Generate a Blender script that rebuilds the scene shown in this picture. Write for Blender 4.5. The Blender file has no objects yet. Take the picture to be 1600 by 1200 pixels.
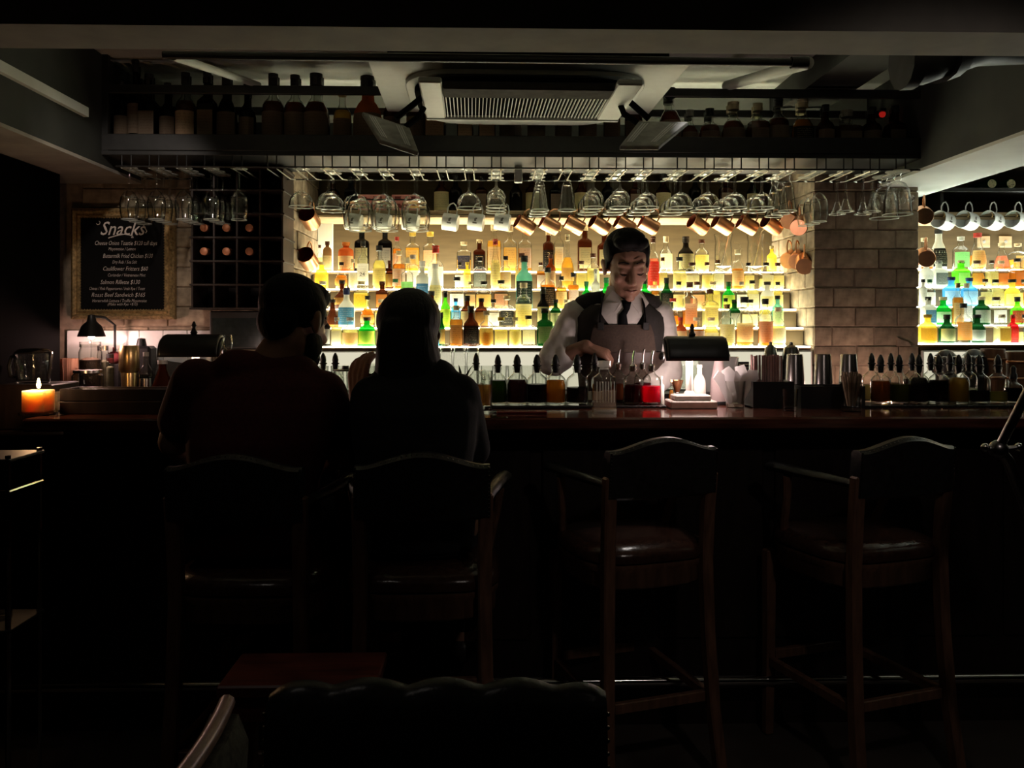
import bpy, bmesh, math, random
from mathutils import Vector, Matrix, Euler
from math import sin, cos, pi, radians as R, sqrt, atan2

random.seed(11)
SC = bpy.context.scene
COL = SC.collection

# ------------------------------------------------------------------ camera
F, EYE, PSI = 1350.0, 1.365, R(1.44)
cd = bpy.data.cameras.new('camera'); cd.sensor_width = 36.0; cd.lens = F / 1600 * 36
cd.shift_y = -90 / 1600; cd.clip_start = 0.05
cam = bpy.data.objects.new('camera', cd); COL.objects.link(cam)
cam.location = (0, 0, EYE); cam.rotation_euler = (pi / 2, 0, -PSI)
SC.camera = cam
SC.view_settings.view_transform = 'Standard'; SC.view_settings.look = 'None'
SC.view_settings.exposure = 1.0; SC.view_settings.gamma = 1.0
SC.view_settings.use_curve_mapping = False
cy = SC.cycles
cy.use_denoising = True; cy.max_bounces = 8; cy.diffuse_bounces = 3; cy.glossy_bounces = 3
cy.transmission_bounces = 6; cy.transparent_max_bounces = 40
cy.caustics_reflective = False; cy.caustics_refractive = False
cy.sample_clamp_indirect = 3.0; cy.use_adaptive_sampling = True; cy.adaptive_threshold = 0.02

# ------------------------------------------------------------------ light
W = bpy.data.worlds.new('world'); SC.world = W; W.use_nodes = True
W.node_tree.nodes['Background'].inputs[0].default_value = (0.8, 0.85, 1.0, 1)
W.node_tree.nodes['Background'].inputs[1].default_value = 0.0018
E_MAIN, E_RIGHT, E_BASE = 9.0, 6.5, .36         # strength of the lit shelves behind the bar
LAMP_W, LAMP2_W, DESK_W, CANDLE_W = 1.7, 0.5, 3.4, 0.6
def spot(name, loc, aim, watts, angle, col, size=0.03, blend=0.6):
    l = bpy.data.lights.new(name, 'SPOT'); l.energy = watts; l.spot_size = R(angle); l.spot_blend = blend
    l.color = col; l.shadow_soft_size = size
    o = bpy.data.objects.new(name, l); COL.objects.link(o); o.location = loc
    o.rotation_euler = (Vector(aim) - Vector(loc)).to_track_quat('-Z', 'Y').to_euler(); return o
def point(name, loc, watts, col, size=0.02):
    l = bpy.data.lights.new(name, 'POINT'); l.energy = watts; l.color = col; l.shadow_soft_size = size
    o = bpy.data.objects.new(name, l); COL.objects.link(o); o.location = loc; return o
def area(name, loc, rot, sx, sy, watts, col):
    l = bpy.data.lights.new(name, 'AREA'); l.shape = 'RECTANGLE'; l.size = sx; l.size_y = sy; l.energy = watts; l.color = col
    o = bpy.data.objects.new(name, l); COL.objects.link(o); o.location = loc; o.rotation_euler = rot; return o
# unseen room downlights over the free stools and tables, with fill spots added
spot('unseen_downlight', (0.75, 2.98, 2.36), (0.60, 2.72, 0.72), 5.0, 26, (1, .93, .88), .04)
spot('unseen_downlight', (1.62, 2.98, 2.36), (1.52, 2.80, 0.7), 0.7, 34, (1, .9, .84), .04)
spot('unseen_downlight', (-1.15, 2.12, 2.40), (-1.46, 3.8, 1.70), 15.0, 30, (1, .86, .74), .04)  # added out of view to brighten the menu wall
spot('unseen_downlight', (0.9, 0.5, 2.38), (1.05, 2.5, 0.55), 5.0, 62, (1, .86, .76), .05)  # unseen fill added overhead for the stool legs
spot('unseen_downlight', (-0.9, 1.2, 2.38), (-0.6, 1.7, 0.6), 0.8, 70, (1, .90, .80), .05)

# ------------------------------------------------------------------ helpers
def at(px, py, Y):
    """World point on the plane y = Y that the photograph shows at pixel (px, py)."""
    u = (px - 800) / F; v = (510 - py) / F
    k = cos(PSI) - u * sin(PSI)
    return Vector((Y * (sin(PSI) + u * cos(PSI)) / k, Y, EYE + v * Y / k))
def ppm(px, Y):
    """Pixels per metre at that place."""
    X = at(px, 510, Y).x
    return F / (X * sin(PSI) + Y * cos(PSI))

def tag(o, label=None, cat=None, group=None, kind=None):
    if label: o['label'] = label
    if cat: o['category'] = cat
    if group: o['group'] = group
    if kind: o['kind'] = kind
    return o
def thing(name, label, cat, loc=(0, 0, 0), rotz=0.0, group=None):
    o = bpy.data.objects.new(name, None); COL.objects.link(o); o.empty_display_size = .05
    o.location = loc; o.rotation_euler = (0, 0, rotz)
    return tag(o, label, cat, group)
def dup(o, parent=None):
    c = o.copy(); COL.objects.link(c); c.parent = parent
    for ch in list(KIDS.get(o.name, [])):
        d = dup(ch, c); KIDS.setdefault(c.name, []).append(d)
    return c
KIDS = {}
def link(name, me, parent=None, label=None):
    o = bpy.data.objects.new(name, me); COL.objects.link(o)
    if parent is not None:
        o.parent = parent; KIDS.setdefault(parent.name, []).append(o)
    if label: o['label'] = label
    return o

def superr(t, n):
    if n == 2: return 1.0
    return (abs(cos(t)) ** n + abs(sin(t)) ** n) ** (-1.0 / n)

class MB:
    def __init__(s): s.v = []; s.f = []; s.mi = []
    def add(s, vs, fs, M=None, mi=0):
        b = len(s.v)
        for p in vs:
            p = Vector(p); s.v.append(M @ p if M else p)
        for f in fs: s.f.append([i + b for i in f]); s.mi.append(mi)
        return s
    def box(s, x0, x1, y0, y1, z0, z1, M=None, mi=0):
        vs = [(x, y, z) for z in (z0, z1) for y in (y0, y1) for x in (x0, x1)]
        return s.add(vs, [(0, 2, 3, 1), (4, 5, 7, 6), (0, 1, 5, 4), (2, 6, 7, 3), (0, 4, 6, 2), (1, 3, 7, 5)], M, mi)
    def lathe(s, prof, seg=18, c=(0, 0, 0), sx=1, sy=1, n=2, a0=0.0, a1=2 * pi, M=None, mi=0):
        full = abs(a1 - a0 - 2 * pi) < 1e-6; cnt = seg if full else seg + 1
        vs = []; rings = []
        for r, z in prof:
            if r < 1e-6 and full:
                rings.append([len(vs)]); vs.append((c[0], c[1], c[2] + z)); continue
            ring = []
            for k in range(cnt):
                t = a0 + (a1 - a0) * k / seg; q = superr(t, n)
                ring.append(len(vs)); vs.append((c[0] + r * sx * q * cos(t), c[1] + r * sy * q * sin(t), c[2] + z))
            rings.append(ring)
        fs = []
        for A, B in zip(rings, rings[1:]):
            m = seg
            for k in range(m):
                k2 = (k + 1) % cnt if full else k + 1
                if len(A) == 1 and len(B) == 1: continue
                if len(A) == 1: fs.append((A[0], B[k2], B[k]))
                elif len(B) == 1: fs.append((A[k], A[k2], B[0]))
                else: fs.append((A[k], A[k2], B[k2], B[k]))
        return s.add(vs, fs, M, mi)
    def tube(s, pts, r, seg=8, cap=True, closed=False, mi=0, flat=1.0):
        P = [Vector(p) for p in pts]; n = len(P); rr = r if isinstance(r, (list, tuple)) else [r] * n
        rings = []; vs = []; up = None
        for i in range(n):
            a = P[(i - 1) % n] if (closed or i) else P[i]; b = P[(i + 1) % n] if (closed or i < n - 1) else P[i]
            t = (b - a).normalized() if (b - a).length > 1e-9 else Vector((0, 0, 1))
            if up is None: up = Vector((0, 0, 1)) if abs(t.z) < .9 else Vector((1, 0, 0))
            x = t.cross(up).normalized(); y = x.cross(t).normalized(); up = y
            ring = []
            for k in range(seg):
                q = 2 * pi * k / seg; ring.append(len(vs)); vs.append(P[i] + x * (rr[i] * cos(q)) + y * (rr[i] * flat * sin(q)))
            rings.append(ring)
        fs = []
        pairs = list(zip(rings, rings[1:])) + ([(rings[-1], rings[0])] if closed else [])
        for A, B in pairs:
            for k in range(seg): fs.append((A[k], A[(k + 1) % seg], B[(k + 1) % seg], B[k]))
        if cap and not closed: fs.append(tuple(reversed(rings[0]))); fs.append(tuple(rings[-1]))
        return s.add(vs, fs, None, mi)
    def ball(s, c, r, seg=12, rings=8, M=None, mi=0):
        rx, ry, rz = r if isinstance(r, (list, tuple)) else (r, r, r)
        prof = [(max(0.0, sin(pi * i / rings)), -cos(pi * i / rings) * rz) for i in range(rings + 1)]
        prof[0] = (0, -rz); prof[-1] = (0, rz)
        return s.lathe(prof, seg, c, rx, ry, 2, M=M, mi=mi)
    def prism(s, poly, y0, y1, M=None, mi=0):
        n = len(poly)
        vs = [(x, y0, z) for x, z in poly] + [(x, y1, z) for x, z in poly]
        fs = [tuple(range(n)), tuple(reversed(range(n, 2 * n)))]
        fs += [(i, i + n, (i + 1) % n + n, (i + 1) % n) for i in range(n)]
        return s.add(vs, fs, M, mi)
    def grid(s, pts, mi=0):
        nr = len(pts); nc = len(pts[0]); vs = [p for row in pts for p in row]
        fs = [(i * nc + j, i * nc + j + 1, (i + 1) * nc + j + 1, (i + 1) * nc + j) for i in range(nr - 1) for j in range(nc - 1)]
        return s.add(vs, fs, None, mi)
    def mesh(s, name, mats, smooth=40, bevel=0.0):
        me = bpy.data.meshes.new(name); me.from_pydata([tuple(p) for p in s.v], [], s.f)
        bm = bmesh.new(); bm.from_mesh(me)
        for f, mi in zip(bm.faces, s.mi): f.material_index = mi
        bmesh.ops.recalc_face_normals(bm, faces=bm.faces)
        if bevel:
            es = [e for e in bm.edges if len(e.link_faces) == 2 and e.calc_face_angle(0) > R(35)]
            bmesh.ops.bevel(bm, geom=es, offset=bevel, segments=1, affect='EDGES', profile=.5)
        bm.to_mesh(me); bm.free()
        for m in (mats if isinstance(mats, (list, tuple)) else [mats]): me.materials.append(m)
        if smooth:
            me.shade_smooth(); me.set_sharp_from_angle(angle=R(smooth))
        return me
    def build(s, name, mats, parent=None, smooth=40, bevel=0.0, label=None):
        return link(name, s.mesh(name, mats, smooth, bevel), parent, label)

def arc(c, r, a0, a1, n, plane='xz'):
    out = []
    for i in range(n + 1):
        t = a0 + (a1 - a0) * i / n; p = r * cos(t), r * sin(t)
        out.append(Vector((c[0] + p[0], c[1], c[2] + p[1])) if plane == 'xz' else
                   Vector((c[0], c[1] + p[0], c[2] + p[1])) if plane == 'yz' else Vector((c[0] + p[0], c[1] + p[1], c[2])))
    return out

# ------------------------------------------------------------------ materials
def newmat(name):
    m = bpy.data.materials.new(name); m.use_nodes = True
    nt = m.node_tree; nt.nodes.clear(); out = nt.nodes.new('ShaderNodeOutputMaterial'); return m, nt, out
def nd(nt, t, **k):
    n = nt.nodes.new(t)
    for a, b in k.items(): setattr(n, a, b)
    return n
def c4(c): return (c[0], c[1], c[2], 1)
MATS = {}
def pbr(name, col, rough=.5, metal=0.0, var=.25, scale=30, bump=0.0, stretch=(1, 1, 1), rnd=0.0, coat=0.0, spec=.5):
    """Principled with a little procedural colour variation and relief."""
    if name in MATS: return MATS[name]
    m, nt, out = newmat(name); b = nd(nt, 'ShaderNodeBsdfPrincipled')
    b.inputs['Roughness'].default_value = rough; b.inputs['Metallic'].default_value = metal
    b.inputs['Coat Weight'].default_value = coat; b.inputs['Specular IOR Level'].default_value = spec
    tc = nd(nt, 'ShaderNodeTexCoord'); mp = nd(nt, 'ShaderNodeMapping'); mp.inputs['Scale'].default_value = stretch
    nz = nd(nt, 'ShaderNodeTexNoise'); nz.inputs['Scale'].default_value = scale; nz.inputs['Detail'].default_value = 4
    nt.links.new(tc.outputs['Object'], mp.inputs[0]); nt.links.new(mp.outputs[0], nz.inputs['Vector'])
    rp = nd(nt, 'ShaderNodeValToRGB'); rp.color_ramp.elements[0].position = .3; rp.color_ramp.elements[1].position = .7
    rp.color_ramp.elements[0].color = c4([x * (1 - var) for x in col]); rp.color_ramp.elements[1].color = c4([min(1, x * (1 + var)) for x in col])
    nt.links.new(nz.outputs['Fac'], rp.inputs[0]); src = rp.outputs[0]
    if rnd:
        oi = nd(nt, 'ShaderNodeObjectInfo'); hs = nd(nt, 'ShaderNodeHueSaturation'); mr = nd(nt, 'ShaderNodeMapRange')
        mr.inputs['To Min'].default_value = 1 - rnd; mr.inputs['To Max'].default_value = 1 + rnd
        nt.links.new(oi.outputs['Random'], mr.inputs[0]); nt.links.new(mr.outputs[0], hs.inputs['Value']); nt.links.new(src, hs.inputs['Color']); src = hs.outputs[0]
    nt.links.new(src, b.inputs['Base Color'])
    if bump:
        bp = nd(nt, 'ShaderNodeBump'); bp.inputs['Strength'].default_value = bump; bp.inputs['Distance'].default_value = .004
        nt.links.new(nz.outputs['Fac'], bp.inputs['Height']); nt.links.new(bp.outputs[0], b.inputs['Normal'])
    nt.links.new(b.outputs[0], out.inputs[0]); MATS[name] = m; return m
def emis(name, col, st):
    m, nt, out = newmat(name); e = nd(nt, 'ShaderNodeEmission'); e.inputs[0].default_value = c4(col); e.inputs[1].default_value = st
    nt.links.new(e.outputs[0], out.inputs[0]); return m
def glass(name, col, edge=(.25, .26, .24), gloss=.08, rough=.03, pos=(.35, .92), milk=0.0):
    """Thin-walled glass: clear face-on, darker and shinier where the wall is seen along its length."""
    if name in MATS: return MATS[name]
    m, nt, out = newmat(name)
    lw = nd(nt, 'ShaderNodeLayerWeight'); lw.inputs['Blend'].default_value = .5
    rp = nd(nt, 'ShaderNodeValToRGB'); rp.color_ramp.elements[0].color = c4(col); rp.color_ramp.elements[0].position = pos[0]
    rp.color_ramp.elements[1].color = c4([a * b for a, b in zip(col, edge)]); rp.color_ramp.elements[1].position = pos[1]
    nt.links.new(lw.outputs['Facing'], rp.inputs[0])
    tr = nd(nt, 'ShaderNodeBsdfTransparent'); nt.links.new(rp.outputs[0], tr.inputs[0])
    gl = nd(nt, 'ShaderNodeBsdfGlossy'); gl.inputs['Roughness'].default_value = rough
    pw = nd(nt, 'ShaderNodeMath', operation='POWER'); pw.inputs[1].default_value = 3.0
    lw2 = nd(nt, 'ShaderNodeLayerWeight'); lw2.inputs['Blend'].default_value = .5; nt.links.new(lw2.outputs['Facing'], pw.inputs[0])
    ad = nd(nt, 'ShaderNodeMath', operation='MULTIPLY_ADD'); ad.inputs[1].default_value = .75; ad.inputs[2].default_value = .02 + gloss * .1
    nt.links.new(pw.outputs[0], ad.inputs[0])
    mx = nd(nt, 'ShaderNodeMixShader'); nt.links.new(ad.outputs[0], mx.inputs[0]); nt.links.new(tr.outputs[0], mx.inputs[1]); nt.links.new(gl.outputs[0], mx.inputs[2])
    if milk:
        tl = nd(nt, 'ShaderNodeBsdfTranslucent'); df = nd(nt, 'ShaderNodeBsdfDiffuse'); tl.inputs[0].default_value = df.inputs[0].default_value = (.9, .92, .86, 1)
        ma = nd(nt, 'ShaderNodeMixShader'); nt.links.new(tl.outputs[0], ma.inputs[1]); nt.links.new(df.outputs[0], ma.inputs[2])
        mb_ = nd(nt, 'ShaderNodeMixShader'); mb_.inputs[0].default_value = milk; nt.links.new(mx.outputs[0], mb_.inputs[1]); nt.links.new(ma.outputs[0], mb_.inputs[2]); mx = mb_
    nt.links.new(mx.outputs[0], out.inputs[0]); MATS[name] = m; return m
def liquid(name, col, body=.5):
    if name in MATS: return MATS[name]
    m, nt, out = newmat(name)
    tr = nd(nt, 'ShaderNodeBsdfTransparent'); tr.inputs[0].default_value = c4([x ** .6 for x in col])
    tl = nd(nt, 'ShaderNodeBsdfTranslucent'); tl.inputs[0].default_value = c4(col)
    df = nd(nt, 'ShaderNodeBsdfPrincipled'); df.inputs['Base Color'].default_value = c4(col); df.inputs['Roughness'].default_value = .08
    m1 = nd(nt, 'ShaderNodeMixShader'); m1.inputs[0].default_value = .35; nt.links.new(tl.outputs[0], m1.inputs[1]); nt.links.new(df.outputs[0], m1.inputs[2])
    m2 = nd(nt, 'ShaderNodeMixShader'); m2.inputs[0].default_value = body; nt.links.new(tr.outputs[0], m2.inputs[1]); nt.links.new(m1.outputs[0], m2.inputs[2])
    nt.links.new(m2.outputs[0], out.inputs[0]); MATS[name] = m; return m
def paper(name, col, ink=(.12, .09, .06), rows=7, thr=.52, trans=.5, noise=9, lo=.12, hi=.88):
    """Printed label: rows of ink-like marks on paper that lets some light through."""
    if name in MATS: return MATS[name]
    m, nt, out = newmat(name)
    tc = nd(nt, 'ShaderNodeTexCoord'); sp = nd(nt, 'ShaderNodeSeparateXYZ'); nt.links.new(tc.outputs['Generated'], sp.inputs[0])
    mu = nd(nt, 'ShaderNodeMath', operation='MULTIPLY'); mu.inputs[1].default_value = rows; nt.links.new(sp.outputs[2], mu.inputs[0])
    fr = nd(nt, 'ShaderNodeMath', operation='FRACT'); nt.links.new(mu.outputs[0], fr.inputs[0])
    g1 = nd(nt, 'ShaderNodeMath', operation='GREATER_THAN'); g1.inputs[1].default_value = .5; nt.links.new(fr.outputs[0], g1.inputs[0])
    nz = nd(nt, 'ShaderNodeTexNoise'); nz.inputs['Scale'].default_value = noise; nz.inputs['Detail'].default_value = 2
    oi = nd(nt, 'ShaderNodeObjectInfo'); va = nd(nt, 'ShaderNodeVectorMath', operation='ADD')
    sc = nd(nt, 'ShaderNodeMath', operation='MULTIPLY'); sc.inputs[1].default_value = 40; nt.links.new(oi.outputs['Random'], sc.inputs[0])
    nt.links.new(tc.outputs['Generated'], va.inputs[0]); nt.links.new(sc.outputs[0], va.inputs[1]); nt.links.new(va.outputs[0], nz.inputs['Vector'])
    g2 = nd(nt, 'ShaderNodeMath', operation='GREATER_THAN'); g2.inputs[1].default_value = thr; nt.links.new(nz.outputs['Fac'], g2.inputs[0])
    a = nd(nt, 'ShaderNodeMath', operation='MULTIPLY'); nt.links.new(g1.outputs[0], a.inputs[0]); nt.links.new(g2.outputs[0], a.inputs[1])
    prev = a
    for ax, op, lim in ((0, 'GREATER_THAN', lo), (0, 'LESS_THAN', hi), (2, 'GREATER_THAN', .12), (2, 'LESS_THAN', .9)):
        g = nd(nt, 'ShaderNodeMath', operation=op); g.inputs[1].default_value = lim; nt.links.new(sp.outputs[ax], g.inputs[0])
        q = nd(nt, 'ShaderNodeMath', operation='MULTIPLY'); nt.links.new(prev.outputs[0], q.inputs[0]); nt.links.new(g.outputs[0], q.inputs[1]); prev = q
    mc = nd(nt, 'ShaderNodeMix', data_type='RGBA'); mc.inputs[6].default_value = c4(col); mc.inputs[7].default_value = c4(ink); nt.links.new(prev.outputs[0], mc.inputs[0])
    d = nd(nt, 'ShaderNodeBsdfDiffuse'); t = nd(nt, 'ShaderNodeBsdfTranslucent'); nt.links.new(mc.outputs[2], d.inputs[0]); nt.links.new(mc.outputs[2], t.inputs[0])
    mx = nd(nt, 'ShaderNodeMixShader'); mx.inputs[0].default_value = trans; nt.links.new(d.outputs[0], mx.inputs[1]); nt.links.new(t.outputs[0], mx.inputs[2])
    nt.links.new(mx.outputs[0], out.inputs[0]); MATS[name] = m; return m

M_PLASTER = pbr('plaster', (.62, .64, .60), .85, var=.08, scale=6, bump=.15)
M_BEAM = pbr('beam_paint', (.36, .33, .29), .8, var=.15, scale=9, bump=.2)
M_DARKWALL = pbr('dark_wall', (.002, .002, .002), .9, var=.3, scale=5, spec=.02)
M_FLOOR = pbr('floor_concrete', (.07, .055, .047), .55, var=.45, scale=3, bump=.25)
M_BRICK = pbr('painted_brick', (.29, .225, .155), .85, var=.38, scale=22, bump=.5, rnd=.22)
M_MORTAR = pbr('mortar', (.26, .20, .145), .95, var=.3, scale=30, bump=.4)
M_TAN = pbr('tan_panel', (.085, .062, .034), .8, var=.16, scale=5, stretch=(1, 1, 8), spec=.08)
M_RAILWOOD = pbr('pale_wood', (.42, .31, .19), .7, var=.15, scale=10, stretch=(1, 8, 8), spec=.1)
M_BARTOP = pbr('bar_top_wood', (.11, .035, .022), .13, var=.45, scale=7, stretch=(1, 9, 9), coat=.4)
M_BARWOOD = pbr('bar_wood', (.018, .011, .009), .4, var=.4, scale=7, stretch=(6, 6, 1))
M_STOOL = pbr('stool_wood', (.17, .085, .052), .38, var=.35, scale=10, stretch=(6, 6, 1))
M_LEATHER = pbr('black_leather', (.02, .018, .018), .34, var=.35, scale=60, bump=.3)
M_SEATLTH = pbr('brown_leather', (.055, .024, .016), .2, var=.35, scale=50, bump=.25)
M_BLACK = pbr('black_metal', (.012, .012, .012), .45, var=.3)
M_BLKPL = pbr('black_plastic', (.014, .014, .015), .4, var=.2)
M_STEEL = pbr('steel', (.62, .60, .58), .22, 1.0, var=.08)
M_CHROME = pbr('chrome', (.75, .74, .73), .12, 1.0, var=.05)
M_BRASS = pbr('brass', (.62, .44, .20), .28, 1.0, var=.15)
M_COPPER = pbr('copper', (.74, .37, .20), .30, 1.0, var=.18, scale=14)
M_COPPERIN = pbr('copper_inside', (.42, .12, .07), .38, .9, var=.2)
M_ENAMEL = pbr('white_enamel', (.80, .81, .80), .22, var=.04)
M_ACWHITE = pbr('off_white_plastic', (.46, .47, .44), .45, var=.05)
M_ACSLAT = pbr('slat_plastic', (.70, .71, .66), .4, var=.05)
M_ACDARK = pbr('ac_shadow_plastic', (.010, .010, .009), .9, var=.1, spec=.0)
M_GOLD = pbr('gilt_wood', (.40, .27, .12), .42, .35, var=.5, scale=90, bump=.6)
M_CHALKB = pbr('chalkboard', (.006, .0055, .0055), .5, var=.4, scale=4, spec=.1)
M_CHALK = pbr('chalk', (.68, .60, .55), .9, var=.2, scale=200)
M_RUBBER = pbr('black_rubber', (.012, .011, .011), .5, var=.2)
M_CLEAR = glass('clear_glass', (.93, .94, .92))
M_STEMWARE = glass('stemware_glass', (.985, .99, .98), edge=(.36, .37, .34), gloss=.30, rough=.02, pos=(.45, .97))
M_RIMGLASS = glass('glint_glass', (.93, .94, .90), edge=(.55, .56, .5), gloss=.5, rough=.05, pos=(.5, .98), milk=.42)  # milky white mixed in as the bright glints of rims, feet and cuts
M_WAX = pbr('candle_wax', (.95, .60, .38), .6, var=.05)
for _n in M_WAX.node_tree.nodes:
    if _n.type == 'BSDF_PRINCIPLED': _n.inputs['Subsurface Weight'].default_value = 1.0; _n.inputs['Subsurface Radius'].default_value = (1.0, .65, .40); _n.inputs['Subsurface Scale'].default_value = .10
M_WHITEP = paper('napkin_paper', (.88, .86, .86), thr=2)
# ================================================================== setting
def struct(name, mb, mat, parent=None, smooth=40, bevel=0.0):
    o = mb.build(name, mat, parent, smooth, bevel)
    if parent is None: o['kind'] = 'structure'
    return o
YW, YP, YB = 3.84, 3.84, 4.42           # pier front, pier front, back wall
XL = -1.77; XR = 3.2; ZC = 2.44
struct('floor', MB().box(-3.2, 3.9, -1.0, 4.6, -.08, 0), M_FLOOR)
struct('ceiling', MB().box(-3.2, 3.9, -1.0, 4.6, ZC, ZC + .1), M_PLASTER)
struct('wall_back', MB().box(-3.2, 3.9, YB, YB + .1, 0, ZC), M_TAN)
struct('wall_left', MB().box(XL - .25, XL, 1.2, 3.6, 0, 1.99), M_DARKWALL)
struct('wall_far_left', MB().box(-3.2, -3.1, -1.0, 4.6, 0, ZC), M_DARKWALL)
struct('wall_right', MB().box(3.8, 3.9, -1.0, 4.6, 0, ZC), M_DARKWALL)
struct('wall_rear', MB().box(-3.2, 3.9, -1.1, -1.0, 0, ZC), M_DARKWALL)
struct('ceiling_beam', MB().box(-3.1, 3.8, 1.84, 2.0, 2.0, ZC), M_BEAM)
M_DKPAINT_SHADE = pbr('dark_green_paint_shade', (.035, .038, .034), .7, var=.3, scale=5)  # beam paint, also used as the shade on the soffit front
struct('ceiling_beam', MB().box(XL - .25, -1.534, 2.0, YP, 2.005, ZC), M_DKPAINT_SHADE)
struct('ceiling_beam', MB().box(1.74, 2.08, 2.0, YB, 2.005, ZC), M_DKPAINT_SHADE)
struct('ceiling_beam', MB().box(1.286, 1.496, 2.0, 3.948, 2.335, ZC), M_DKPAINT_SHADE)
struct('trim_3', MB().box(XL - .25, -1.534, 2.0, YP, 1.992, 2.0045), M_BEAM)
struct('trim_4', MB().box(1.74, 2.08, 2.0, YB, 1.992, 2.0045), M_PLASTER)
# soffit over the lit shelves, its underside catches their light
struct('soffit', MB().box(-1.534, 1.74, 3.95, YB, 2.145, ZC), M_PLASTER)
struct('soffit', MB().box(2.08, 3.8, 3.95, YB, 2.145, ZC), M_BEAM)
struct('soffit_shade', MB().box(-1.53, 1.735, 3.925, 3.9495, 2.146, 2.285), M_DKPAINT_SHADE)  # dark strip stands in for shade on the unlit soffit front
# small painted moulding along the flank of the left beam
struct('trim_1', MB().box(-1.534, -1.515, 2.02, 3.3, 2.155, 2.19), M_PLASTER)

# bricks laid one by one
BL, BH, MJ = .186, .0868, .005
def brick_mesh(name, L, H, D):
    return MB().box(0, L, 0, D, 0, H).mesh(name, M_BRICK, 0, .003)
BRK = {}
def lay(parent, org, u, n, width, z0, z1, phase=0):
    """Running-bond bricks on a face; u runs along it and n points out of it."""
    u = Vector(u); n = Vector(n); row = 0; z = z0
    ang = atan2(u.y, u.x)
    while z < z1 - .02:
        x = -(BL + MJ) * (.5 if (row + phase) % 2 else 0.0) + random.uniform(-.012, .012)
        while x < width - .012:
            a = max(0, x); b = min(width, x + BL); L = b - a
            if L > .02:
                key = round(L, 2)
                if key not in BRK: BRK[key] = brick_mesh('brick', key, BH - MJ, .03)
                o = link('brick', BRK[key], parent)
                p = Vector(org) + u * a + n * random.uniform(-.0015, .004)
                o.location = (p.x, p.y, z + random.uniform(-.001, .001)); o.scale = (L / key, 1, 1)
                o.rotation_euler = (0, 0, ang)
            x += BL + MJ
        z += BH; row += 1
xp0, xp1 = at(1272, 400, YP).x, at(1435, 400, YP).x
xl1 = at(457, 400, YP).x
pier = struct('wall_brick_pier', MB().box(xp0 + .005, xp1 - .005, YP + .005, YB, 0, 2.145), M_MORTAR)
lay(pier, (xp0, YP, 0), (1, 0, 0), (0, -1, 0), xp1 - xp0, 1.02, 2.14)
lay(pier, (xp0, YB, 0), (0, -1, 0), (-1, 0, 0), YB - YP - .004, 1.02, 2.14, 1)
lay(pier, (xp1, YP + .004, 0), (0, 1, 0), (1, 0, 0), YB - YP - .004, 1.02, 2.14, 1)
# a chipped corner where the plaster has come off one brick
struct('wall_chip', MB().prism([(at(1401, 541, YP).x, at(1401, 541, YP).z), (at(1424, 541, YP).x, at(1424, 541, YP).z),
       (at(1418, 534, YP).x, at(1418, 534, YP).z), (at(1408, 531, YP).x, at(1408, 531, YP).z), (at(1401, 527, YP).x, at(1401, 527, YP).z)], YP - .007, YP + .003), M_MORTAR, pier, 0)
lw = struct('wall_brick_left', MB().box(XL - .3, xl1 - .005, YP + .005, YB, 0, 2.145), M_MORTAR)
lay(lw, (XL - .02, YP, 0), (1, 0, 0), (0, -1, 0), xl1 - XL + .02, 1.02, 2.14)
lay(lw, (xl1, YP + .004, 0), (0, 1, 0), (1, 0, 0), YB - YP - .004, 1.02, 2.14, 1)
# pale plaster strip at the back corner by the left brick reveal
struct('trim_2', MB().box(xl1 + .002, xl1 + .075, YB - .03, YB - .001, 1.6, 1.9), M_PLASTER)

# ================================================================== back counter and lit shelves
M_E1 = emis('shelf_light', (1.0, .94, .66), E_MAIN)
M_E2 = emis('shelf_light_cool', (.93, 1.0, .86), E_RIGHT)
M_E3 = emis('base_light', (1.0, .93, .70), E_BASE)
bc = thing('back_counter', 'dark wooden back counter running under the lit bottle shelves', 'counter', (0, 3.66, 0))
MB().box(xl1, 3.7, 0, .035, 0, 1.04).box(XL + .02, xl1, -.16, -.125, 0, 1.04).build('front', M_BARWOOD, bc, 0)
MB().box(xl1 + .012, xp0 - .012, -.02, YB - 3.662, 1.04, 1.08).box(xp0 - .0115, xp1 + .0115, -.02, YP - 3.668, 1.04, 1.08).box(xp1 + .012, 3.7, -.02, YB - 3.662, 1.04, 1.08).box(XL + .02, xl1, -.18, YP - 3.67, 1.04, 1.08).build('worktop', M_BARWOOD, bc, 0)
TY = [4.24, 4.15, 4.06, 3.97, 3.88]
TZ = [1.632, 1.543, 1.446, 1.359, 1.276]
def shelf(name, label, x0, x1, em, dz=0.0):
    t = thing(name, label, 'shelf', ((x0 + x1) / 2, 4.1, 1.08)); w = (x1 - x0) / 2
    for i, (y, z) in enumerate(zip(TY, TZ)):
        yf = y - .042 - 4.1; yb = (TY[i - 1] - .042 if i else YB - .004) - 4.1; zz = z + dz - 1.08
        MB().box(-w, w, yf + .012, yb + .012 if i else yb, 0, zz - .013).build('riser', M_TAN, t, 0, .002)
        MB().box(-w, w, yf, yb - .001, zz - .0125, zz - .0055).build('shelf_board', M_RAILWOOD, t, 0, .001)
        MB().box(-w + .004, w - .004, yf + .002, yb - .002, zz - .0055, zz).build('light_panel', em, t, 0)
    return t
xa0, xa1 = xl1 + .012, xp0 - .012
shelf('lit_shelf', 'stepped bottle shelf glowing warm yellow between the two brick walls', xa0, xa1, M_E1)
xb0 = xp1 + .012
shelf('lit_shelf', 'stepped bottle shelf glowing cool white beyond the brick pier', xb0, 3.6, M_E2, .013)
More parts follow.
